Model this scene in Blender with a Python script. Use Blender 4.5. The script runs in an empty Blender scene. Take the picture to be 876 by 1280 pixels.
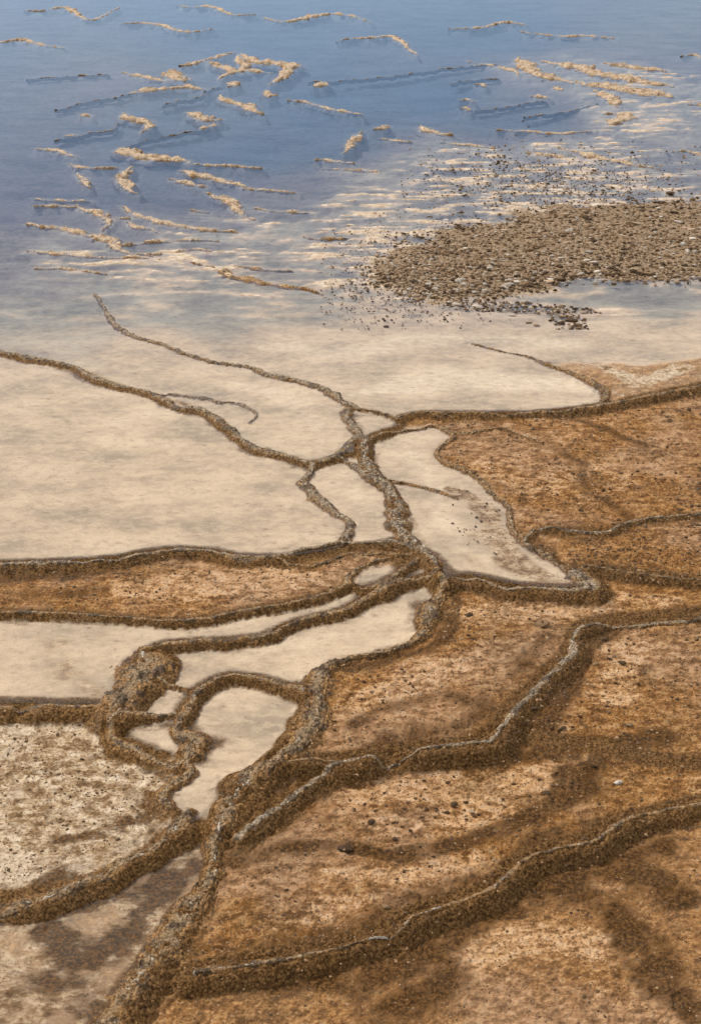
import bpy, bmesh, math, random
import numpy as np
from mathutils import Vector, Matrix

random.seed(7); RNG = np.random.default_rng(11)
scene = bpy.context.scene
COL = scene.collection
R = math.radians

# ------------------------------------------------------------------ camera, light, exposure
H = 3.2                      # eye height over the upper pool
PITCH = R(25.0)
FPX, PW, PH = 2114.0, 876.0, 1280.0
cam_d = bpy.data.cameras.new('camera'); cam = bpy.data.objects.new('camera', cam_d); COL.objects.link(cam)
cam.location = (0, 0, H); cam.rotation_euler = (R(90) - PITCH, 0, 0)
cam_d.sensor_fit = 'VERTICAL'; cam_d.sensor_height = 24.0; cam_d.lens = FPX / PH * 24.0
cam_d.clip_start = 0.05; cam_d.clip_end = 3000
scene.camera = cam

SUN_EL, SUN_AZ = R(44), R(-50)        # azimuth from +Y, negative = to the left: the light comes from behind and left
w = bpy.data.worlds.new('World'); scene.world = w; w.use_nodes = True
nt = w.node_tree; nt.nodes.clear()
sky = nt.nodes.new('ShaderNodeTexSky'); sky.sky_type = 'NISHITA'; sky.sun_disc = False
sky.sun_elevation = SUN_EL; sky.sun_rotation = SUN_AZ; sky.altitude = 2000; sky.air_density = 1.0
sky.dust_density = 0.6; sky.ozone_density = 1.5
bg = nt.nodes.new('ShaderNodeBackground'); bg.inputs['Strength'].default_value = 0.10
out = nt.nodes.new('ShaderNodeOutputWorld')
tcw = nt.nodes.new('ShaderNodeTexCoord')
mpw = nt.nodes.new('ShaderNodeMapping'); mpw.inputs['Scale'].default_value = (1.4, 1.4, 5.0)
cln = nt.nodes.new('ShaderNodeTexNoise'); cln.inputs['Scale'].default_value = 1.5; cln.inputs['Detail'].default_value = 6
clr = nt.nodes.new('ShaderNodeMapRange'); clr.inputs['From Min'].default_value = 0.46; clr.inputs['From Max'].default_value = 0.66
clr.inputs['To Max'].default_value = 0.9
sepw = nt.nodes.new('ShaderNodeSeparateXYZ'); cvr = nt.nodes.new('ShaderNodeMapRange'); addw = nt.nodes.new('ShaderNodeMath'); addw.operation = 'ADD'
cvr.inputs['From Min'].default_value = 0.22; cvr.inputs['From Max'].default_value = 0.62; cvr.inputs['To Min'].default_value = -0.12; cvr.inputs['To Max'].default_value = 0.28
nt.links.new(tcw.outputs['Generated'], sepw.inputs[0]); nt.links.new(sepw.outputs['Z'], cvr.inputs['Value'])   # the cloud thickens overhead, blue gaps low over the water
mxw = nt.nodes.new('ShaderNodeMix'); mxw.data_type = 'RGBA'
mxw.inputs['B'].default_value = (7.4, 7.0, 6.5, 1)
nt.links.new(tcw.outputs['Generated'], mpw.inputs['Vector']); nt.links.new(mpw.outputs['Vector'], cln.inputs['Vector'])
nt.links.new(cln.outputs['Fac'], addw.inputs[0]); nt.links.new(cvr.outputs['Result'], addw.inputs[1]); nt.links.new(addw.outputs[0], clr.inputs['Value']); nt.links.new(clr.outputs['Result'], mxw.inputs['Factor'])
nt.links.new(sky.outputs['Color'], mxw.inputs['A']); nt.links.new(mxw.outputs['Result'], bg.inputs['Color'])
nt.links.new(bg.outputs['Background'], out.inputs['Surface'])

sun_d = bpy.data.lights.new('sun', 'SUN'); sun_d.energy = 2.5; sun_d.angle = R(5); sun_d.color = (1.0, 0.90, 0.77)
sun = bpy.data.objects.new('sun', sun_d); COL.objects.link(sun)
sdir = Vector((math.sin(SUN_AZ) * math.cos(SUN_EL), math.cos(SUN_AZ) * math.cos(SUN_EL), math.sin(SUN_EL)))
sun.rotation_euler = sdir.to_track_quat('Z', 'Y').to_euler(); sun.location = (0, 0, 30)
vs = scene.view_settings
vs.view_transform = 'Standard'; vs.look = 'None'; vs.exposure = 0.32; vs.gamma = 1.0; vs.use_curve_mapping = False
scene.cycles.max_bounces = 6; scene.cycles.transparent_max_bounces = 8

# ------------------------------------------------------------------ helpers
def unproj(px, py, z=0.0):
    """the point of the horizontal plane z that is seen at photo pixel (px, py)"""
    px = np.asarray(px, float); py = np.asarray(py, float)
    cx = (px - PW / 2) / FPX; cy = (PH / 2 - py) / FPX
    dy = math.cos(PITCH) + cy * math.sin(PITCH); dz = -math.sin(PITCH) + cy * math.cos(PITCH)
    t = (z - H) / dz
    return cx * t, dy * t
def proj(x, y, z):
    dz = z - H
    depth = y * math.cos(PITCH) - dz * math.sin(PITCH)
    up = y * math.sin(PITCH) + dz * math.cos(PITCH)
    return PW / 2 + FPX * x / depth, PH / 2 - FPX * up / depth
def px_size(x, y, z=0.0):      # metres covered by one photo pixel at that point
    return (y * math.cos(PITCH) + (H - z) * math.sin(PITCH)) / FPX

def _hash(ix, iy, seed):
    h = (ix.astype(np.int64) * 374761393 + iy.astype(np.int64) * 668265263 + seed * 974634777) & 0xFFFFFFFF
    h = ((h ^ (h >> 13)) * 1274126177) & 0xFFFFFFFF
    return ((h ^ (h >> 16)) & 0xFFFFFF) / float(0xFFFFFF)
def noise(x, y, seed=0):        # gradient noise, about -0.7..0.7
    x = np.asarray(x, float); y = np.asarray(y, float)
    x0 = np.floor(x); y0 = np.floor(y); fx = x - x0; fy = y - y0
    u = fx * fx * fx * (fx * (fx * 6 - 15) + 10); v = fy * fy * fy * (fy * (fy * 6 - 15) + 10)
    def g(a, b):
        an = _hash(x0 + a, y0 + b, seed) * (2 * math.pi)
        return np.cos(an) * (fx - a) + np.sin(an) * (fy - b)
    n00, n10, n01, n11 = g(0, 0), g(1, 0), g(0, 1), g(1, 1)
    return (n00 * (1 - u) + n10 * u) * (1 - v) + (n01 * (1 - u) + n11 * u) * v
def fbm(x, y, octaves=4, seed=0, gain=0.5):
    s = 0.0; a = 1.0
    for o in range(octaves):
        s = s + a * noise(x * 2 ** o + 17.3 * o, y * 2 ** o - 9.1 * o, seed + o); a *= gain
    return s
def cells(x, y, seed=0):        # distance to the nearest of scattered points, 0..~1
    x0 = np.floor(x); y0 = np.floor(y); best = np.full(np.shape(x), 9.0)
    for a in (-1, 0, 1):
        for b in (-1, 0, 1):
            jx = x0 + a + _hash(x0 + a, y0 + b, seed); jy = y0 + b + _hash(x0 + a, y0 + b, seed + 5)
            best = np.minimum(best, (jx - x) ** 2 + (jy - y) ** 2)
    return np.sqrt(best)
def sstep(a, b, x):
    t = np.clip((x - a) / (b - a), 0, 1); return t * t * (3 - 2 * t)
def blur(a, s):                 # separable gaussian, s in cells
    r = int(3 * s) + 1; k = np.exp(-0.5 * (np.arange(-r, r + 1) / s) ** 2); k /= k.sum()
    p = np.pad(a, ((r, r), (r, r)), mode='edge')
    o = sum(k[i] * p[i:i + a.shape[0], :] for i in range(2 * r + 1))
    return sum(k[i] * o[:, i:i + a.shape[1]] for i in range(2 * r + 1))
def seg_dist2(X, Y, ax, ay, bx, by):
    dx, dy = bx - ax, by - ay; L = dx * dx + dy * dy + 1e-12
    t = np.clip(((X - ax) * dx + (Y - ay) * dy) / L, 0, 1)
    return (X - ax - t * dx) ** 2 + (Y - ay - t * dy) ** 2
def poly_signed(X, Y, P):       # negative inside
    d2 = np.full(X.shape, 1e9); ins = np.zeros(X.shape, bool); n = len(P)
    for i in range(n):
        ax, ay = P[i]; bx, by = P[(i + 1) % n]
        d2 = np.minimum(d2, seg_dist2(X, Y, ax, ay, bx, by))
        c = (ay > Y) != (by > Y)
        if abs(by - ay) > 1e-12: ins ^= c & (X < (bx - ax) * (Y - ay) / (by - ay) + ax)
    d = np.sqrt(d2); return np.where(ins, -d, d)
def in_poly_px(px, py, P):
    ins = False; n = len(P)
    for i in range(n):
        ax, ay = P[i]; bx, by = P[(i + 1) % n]
        if (ay > py) != (by > py) and px < (bx - ax) * (py - ay) / (by - ay) + ax: ins = not ins
    return ins

def tag(o, label=None, cat=None, group=None, kind=None):
    if label: o['label'] = label
    if cat: o['category'] = cat
    if group: o['group'] = group
    if kind: o['kind'] = kind
    return o
def mesh_np(name, co, faces, mat, parent=None, attrs=None, smooth=True):
    """one mesh object from numpy arrays; faces is (n,4) or (n,3)"""
    me = bpy.data.meshes.new(name); n, k = faces.shape
    me.vertices.add(len(co)); me.vertices.foreach_set('co', np.ascontiguousarray(co, np.float32).ravel())
    me.loops.add(n * k); me.loops.foreach_set('vertex_index', np.ascontiguousarray(faces, np.int32).ravel())
    me.polygons.add(n); me.polygons.foreach_set('loop_start', np.arange(0, n * k, k, dtype=np.int32))
    me.polygons.foreach_set('use_smooth', np.full(n, smooth, bool))
    me.update(calc_edges=True)
    for an, v in (attrs or {}).items():
        at = me.attributes.new(an, 'FLOAT', 'POINT'); at.data.foreach_set('value', np.ascontiguousarray(v, np.float32).ravel())
    me.materials.append(mat)
    o = bpy.data.objects.new(name, me); COL.objects.link(o)
    if parent: o.parent = parent
    return o

# ------------------------------------------------------------------ materials
class Mat:
    def __init__(s, name):
        s.m = bpy.data.materials.new(name); s.m.use_nodes = True; s.t = s.m.node_tree
        s.b = s.t.nodes['Principled BSDF']; s.geo = s.t.nodes.new('ShaderNodeTexCoord').outputs['Object']
    def n(s, typ, **kw):
        nd = s.t.nodes.new(typ)
        for k, v in kw.items(): setattr(nd, k, v)
        return nd
    def put(s, sock, v):
        if hasattr(v, 'is_linked') or isinstance(v, bpy.types.NodeSocket): s.t.links.new(v, sock)
        elif isinstance(v, tuple) and len(v) == 3 and sock.type == 'RGBA': sock.default_value = (*v, 1)
        else: sock.default_value = v
    def noise(s, scale, detail=5, rough=0.55, stretch=None, dist=0.0, vec=None):
        nd = s.n('ShaderNodeTexNoise'); v = vec or s.geo
        if stretch:
            mp = s.n('ShaderNodeMapping'); mp.inputs['Scale'].default_value = stretch; s.t.links.new(v, mp.inputs['Vector']); v = mp.outputs['Vector']
        s.t.links.new(v, nd.inputs['Vector']); nd.inputs['Scale'].default_value = scale
        nd.inputs['Detail'].default_value = detail; nd.inputs['Roughness'].default_value = rough; nd.inputs['Distortion'].default_value = dist
        return nd.outputs['Fac']
    def cell(s, scale, feature='F1', out='Distance', rnd=1.0, stretch=None):
        nd = s.n('ShaderNodeTexVoronoi', feature=feature); v = s.geo
        if stretch:
            mp = s.n('ShaderNodeMapping'); mp.inputs['Scale'].default_value = stretch; s.t.links.new(v, mp.inputs['Vector']); v = mp.outputs['Vector']
        s.t.links.new(v, nd.inputs['Vector']); nd.inputs['Scale'].default_value = scale; nd.inputs['Randomness'].default_value = rnd
        return nd.outputs[out]
    def rng(s, v, a, b, c=0.0, d=1.0, smooth=True):
        nd = s.n('ShaderNodeMapRange'); nd.interpolation_type = 'SMOOTHSTEP' if smooth else 'LINEAR'
        s.put(nd.inputs['Value'], v)
        for k, q in zip(('From Min', 'From Max', 'To Min', 'To Max'), (a, b, c, d)): nd.inputs[k].default_value = q
        return nd.outputs['Result']
    def math(s, op, a, b=0.0):
        nd = s.n('ShaderNodeMath', operation=op); s.put(nd.inputs[0], a); s.put(nd.inputs[1], b); return nd.outputs[0]
    def mix(s, f, a, b):
        nd = s.n('ShaderNodeMix', data_type='RGBA'); s.put(nd.inputs['Factor'], f); s.put(nd.inputs['A'], a); s.put(nd.inputs['B'], b)
        return nd.outputs['Result']
    def attr(s, name):
        nd = s.n('ShaderNodeAttribute', attribute_name=name); return nd.outputs['Fac']
    def ramp(s, v, stops):
        nd = s.n('ShaderNodeValToRGB'); s.put(nd.inputs['Fac'], v); e = nd.color_ramp.elements
        while len(e) < len(stops): e.new(0.5)
        for q, (p, c) in zip(e, stops): q.position = p; q.color = (*c, 1)
        return nd.outputs['Color']
    def bump(s, h, dist, strength=1.0, prev=None):
        nd = s.n('ShaderNodeBump'); s.put(nd.inputs['Height'], h); nd.inputs['Distance'].default_value = dist; nd.inputs['Strength'].default_value = strength
        if prev: s.t.links.new(prev, nd.inputs['Normal'])
        return nd.outputs['Normal']
    def done(s, col, rough, normal=None, spec=0.5):
        s.put(s.b.inputs['Base Color'], col); s.put(s.b.inputs['Roughness'], rough)
        if normal: s.t.links.new(normal, s.b.inputs['Normal'])
        s.b.inputs['Specular IOR Level'].default_value = spec
        return s.m

def make_ground_mat():
    M = Mat('travertine_ground')
    # pale lime mud under the shallow pools
    n1 = M.noise(2.2, 7, 0.68, (1, 1.7, 1)); n2 = M.noise(20, 7, 0.74, (1, 1.25, 1)); n3 = M.noise(150, 3, 0.6)
    cream = M.ramp(n1, [(0.36, (0.40, 0.335, 0.262)), (0.50, (0.565, 0.465, 0.358)), (0.62, (0.665, 0.56, 0.435))])
    cream = M.mix(M.rng(n2, 0.48, 0.60, 0, 0.5), cream, (0.691, 0.581, 0.429))
    cream = M.mix(M.rng(n2, 0.48, 0.38, 0, 0.45), cream, (0.403, 0.314, 0.219))
    cream = M.mix(M.rng(n3, 0.54, 0.64, 0, 0.4), cream, (0.364, 0.281, 0.194))
    cream = M.mix(M.rng(M.math('ADD', M.attr('white'), M.math('MULTIPLY', M.math('SUBTRACT', n1, 0.5), 1.3)), 0.05, 1.0, 0, 0.9), cream, M.ramp(n2, [(0.38, (0.62, 0.53, 0.41)), (0.55, (0.74, 0.65, 0.52)), (0.65, (0.80, 0.715, 0.585))]))
    # orange bacterial mat on the drained terraces
    o1 = M.noise(2.6, 7, 0.66); o2 = M.noise(20, 6, 0.68, (1, 1.5, 1)); o3 = M.noise(95, 4, 0.7); c1 = M.cell(70); c2 = M.cell(150)
    org = M.ramp(o2, [(0.36, (0.123, 0.053, 0.014)), (0.46, (0.255, 0.118, 0.034)), (0.55, (0.389, 0.194, 0.062)), (0.66, (0.625, 0.370, 0.162))])
    org = M.mix(M.rng(M.math('ADD', M.attr('pale'), M.math('ADD', M.math('MULTIPLY', M.math('SUBTRACT', o1, 0.5), 1.6), M.math('MULTIPLY', M.math('SUBTRACT', o2, 0.5), 2.0))), 0.15, 0.80, 0, 0.95), org, M.ramp(o2, [(0.38, (0.34, 0.175, 0.070)), (0.50, (0.60, 0.355, 0.17)), (0.62, (0.78, 0.54, 0.33))]))
    org = M.mix(M.rng(o1, 0.47, 0.37, 0, 0.7), org, M.ramp(o2, [(0.38, (0.084, 0.041, 0.014)), (0.52, (0.216, 0.112, 0.039)), (0.64, (0.396, 0.228, 0.093))]))
    org = M.mix(M.rng(o3, 0.53, 0.60, 0, 0.8), org, (0.126, 0.059, 0.020))
    org = M.mix(M.rng(o3, 0.43, 0.35, 0, 0.55), org, (0.744, 0.490, 0.265))
    org = M.mix(M.rng(M.noise(1.5, 4, 0.6), 0.46, 0.60, 0, 0.42), org, M.ramp(o2, [(0.38, (0.20, 0.115, 0.060)), (0.50, (0.44, 0.275, 0.165)), (0.62, (0.68, 0.48, 0.33))]))
    grit = M.math('MULTIPLY', M.rng(c1, 0.30, 0.20), M.rng(M.noise(30, 3), 0.50, 0.60))
    org = M.mix(M.math('MULTIPLY', grit, 0.8), org, (0.084, 0.041, 0.016))
    # whitish lime mud mottled by brown crumbs
    m2 = M.noise(19, 7, 0.74, (1, 1.3, 1))
    mot = M.ramp(m2, [(0.36, (0.11, 0.063, 0.027)), (0.45, (0.28, 0.18, 0.092)), (0.53, (0.52, 0.40, 0.265)), (0.66, (0.74, 0.63, 0.49))])
    mot = M.mix(M.rng(o1, 0.50, 0.62, 0, 0.6), mot, (0.68, 0.57, 0.43))
    mot = M.mix(M.rng(o3, 0.52, 0.60, 0, 0.75), mot, (0.17, 0.095, 0.045))
    # dark wet streaks and crumbly brown skirts of the rims
    dk = M.ramp(o3, [(0.38, (0.022, 0.010, 0.003)), (0.50, (0.078, 0.036, 0.010)), (0.62, (0.22, 0.112, 0.036))])
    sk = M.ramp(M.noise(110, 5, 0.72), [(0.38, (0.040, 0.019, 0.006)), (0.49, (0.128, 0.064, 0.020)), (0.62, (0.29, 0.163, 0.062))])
    gv = M.ramp(M.noise(60, 5, 0.7), [(0.36, (0.09, 0.056, 0.030)), (0.5, (0.28, 0.19, 0.11)), (0.64, (0.52, 0.40, 0.28))])
    col = M.mix(M.attr('orange'), cream, org)
    ms = M.rng(M.math('ADD', M.attr('mottle'), M.math('MULTIPLY', M.math('SUBTRACT', n2, 0.5), 0.9)), 0.25, 0.75)
    col = M.mix(ms, col, mot)
    st = M.rng(M.math('ADD', M.attr('stain'), M.math('MULTIPLY', M.math('SUBTRACT', o2, 0.5), 2.0)), 0.10, 0.70)
    col = M.mix(M.math('MULTIPLY', st, 0.92), col, dk)
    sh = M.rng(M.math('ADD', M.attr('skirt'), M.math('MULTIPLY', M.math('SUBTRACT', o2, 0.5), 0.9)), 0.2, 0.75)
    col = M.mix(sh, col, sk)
    gm = M.rng(M.math('ADD', M.attr('gravel'), M.math('MULTIPLY', M.math('SUBTRACT', n2, 0.5), 1.0)), 0.3, 0.7)
    col = M.mix(gm, col, gv)
    wl = M.rng(M.math('ADD', M.attr('crust'), M.math('MULTIPLY', M.math('SUBTRACT', o2, 0.5), 0.5)), 0.3, 0.7)
    col = M.mix(wl, col, M.ramp(o2, [(0.38, (0.40, 0.29, 0.19)), (0.52, (0.58, 0.47, 0.355)), (0.64, (0.70, 0.62, 0.51))]))
    hgt = M.math('ADD', M.math('MULTIPLY', o3, 0.7), M.math('MULTIPLY', M.noise(260, 3), 0.35))
    rough_mask = M.math('MAXIMUM', M.math('MAXIMUM', M.attr('orange'), M.attr('skirt')), M.math('MAXIMUM', M.attr('gravel'), M.attr('mottle')))
    nd = M.n('ShaderNodeBump'); M.put(nd.inputs['Height'], hgt); nd.inputs['Distance'].default_value = 0.012
    M.put(nd.inputs['Strength'], M.math('MULTIPLY', M.rng(rough_mask, 0, 1, 0.10, 0.85), M.rng(M.attr('mottle'), 0, 1, 1.0, 0.4)))
    rgh = M.rng(M.noise(9, 4), 0.35, 0.65, 0.52, 0.85)
    return M.done(col, rgh, nd.outputs['Normal'], 0.12)

def make_rim_mat(name, grey, warm, dark, pale, warm_amt):
    M = Mat(name)
    a = M.noise(17, 5, 0.65); b = M.noise(90, 4, 0.66); c = M.cell(110); d = M.noise(5, 3)
    col = M.ramp(b, [(0.37, dark), (0.48, grey), (0.62, pale)])
    side = M.ramp(b, [(0.37, tuple(q * 0.25 for q in warm)), (0.50, warm), (0.64, tuple(min(1, q * 1.9) for q in warm))])
    wm = M.rng(M.math('ADD', M.attr('side'), M.math('MULTIPLY', M.math('SUBTRACT', a, 0.5), 1.6)), 0.45 - warm_amt, 0.95 - warm_amt)
    col = M.mix(wm, col, side)
    col = M.mix(M.rng(d, 0.48, 0.66, 0, 0.35), col, warm)
    col = M.mix(M.rng(a, 0.49, 0.41, 0, 0.85), col, dark)
    col = M.mix(M.math('MULTIPLY', M.rng(c, 0.22, 0.08), M.rng(d, 0.45, 0.6)), col, pale)
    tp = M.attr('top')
    col = M.mix(M.rng(tp, 0.3, 1.0, 0, 0.22), col, pale)  # pale mineral on raised lumps, also painting them as lit tops
    h = M.math('ADD', M.math('MULTIPLY', M.noise(95, 3, 0.6), 0.7), M.math('MULTIPLY', c, -0.4))
    return M.done(col, M.rng(a, 0.4, 0.65, 0.38, 0.85), M.bump(h, 0.014, 0.8), 0.25)
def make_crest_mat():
    M = Mat('pale_crust_and_glints')  # mineral crust whose pale colour also paints in the wet crest's glints
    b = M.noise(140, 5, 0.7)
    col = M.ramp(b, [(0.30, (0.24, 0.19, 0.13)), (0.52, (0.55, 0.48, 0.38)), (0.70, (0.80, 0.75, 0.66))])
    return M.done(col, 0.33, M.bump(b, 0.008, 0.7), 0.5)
def make_water_mat():
    M = Mat('clear_pool_water'); t = M.t; t.nodes.remove(M.b)
    dp = M.attr('depth')  # water's own blue by depth, with sky reflection painted into the tint
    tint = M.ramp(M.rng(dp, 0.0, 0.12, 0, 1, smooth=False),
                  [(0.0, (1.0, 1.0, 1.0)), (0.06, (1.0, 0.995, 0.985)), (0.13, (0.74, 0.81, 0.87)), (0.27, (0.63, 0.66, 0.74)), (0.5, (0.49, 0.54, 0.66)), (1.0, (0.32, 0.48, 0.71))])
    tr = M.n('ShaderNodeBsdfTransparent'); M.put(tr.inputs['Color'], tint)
    gl = M.n('ShaderNodeBsdfGlossy'); gl.inputs['Roughness'].default_value = 0.035; gl.inputs['Color'].default_value = (1, 1, 1, 1)
    nn = M.bump(M.noise(14, 3, 0.5, (1, 1.8, 1)), 0.004, 0.25)
    fr = M.n('ShaderNodeFresnel'); fr.inputs['IOR'].default_value = 1.33
    t.links.new(nn, gl.inputs['Normal']); t.links.new(nn, fr.inputs['Normal'])
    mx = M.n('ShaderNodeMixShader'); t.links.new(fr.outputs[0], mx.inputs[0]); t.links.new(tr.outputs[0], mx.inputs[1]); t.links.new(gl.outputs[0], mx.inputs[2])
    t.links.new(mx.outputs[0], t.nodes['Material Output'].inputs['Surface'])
    return M.m
def make_stone_mat(name, dark, mid, pale):
    M = Mat(name); b = M.noise(60, 5, 0.65)
    info = M.n('ShaderNodeObjectInfo')
    col = M.ramp(b, [(0.28, dark), (0.5, mid), (0.74, pale)])
    hsv = M.n('ShaderNodeHueSaturation'); M.put(hsv.inputs['Color'], col)
    M.put(hsv.inputs['Value'], M.rng(info.outputs['Random'], 0, 1, 0.65, 1.35, smooth=False))
    return M.done(hsv.outputs['Color'], 0.75, M.bump(b, 0.006, 0.6), 0.15)

MAT_GROUND = make_ground_mat(); MAT_WATER = make_water_mat(); MAT_CREST = make_crest_mat()
MAT_RIM = {
    'grey': make_rim_mat('grey_brown_crust', (0.235, 0.175, 0.115), (0.25, 0.15, 0.065), (0.075, 0.047, 0.024), (0.44, 0.365, 0.27), 0.14),
    'brown': make_rim_mat('ochre_brown_crust', (0.235, 0.16, 0.085), (0.25, 0.135, 0.048), (0.060, 0.034, 0.014), (0.40, 0.29, 0.175), 0.28),
    'tan': make_rim_mat('pale_tan_crust', (0.55, 0.415, 0.28), (0.45, 0.28, 0.14), (0.27, 0.16, 0.08), (0.70, 0.58, 0.44), -0.10),
    'dark': make_rim_mat('dark_wet_crust', (0.27, 0.215, 0.16), (0.24, 0.16, 0.09), (0.12, 0.09, 0.06), (0.46, 0.39, 0.30), 0.0),
    'rust': make_rim_mat('rust_brown_crust', (0.34, 0.20, 0.085), (0.30, 0.155, 0.05), (0.085, 0.045, 0.018), (0.60, 0.43, 0.25), 0.1),
}

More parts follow.
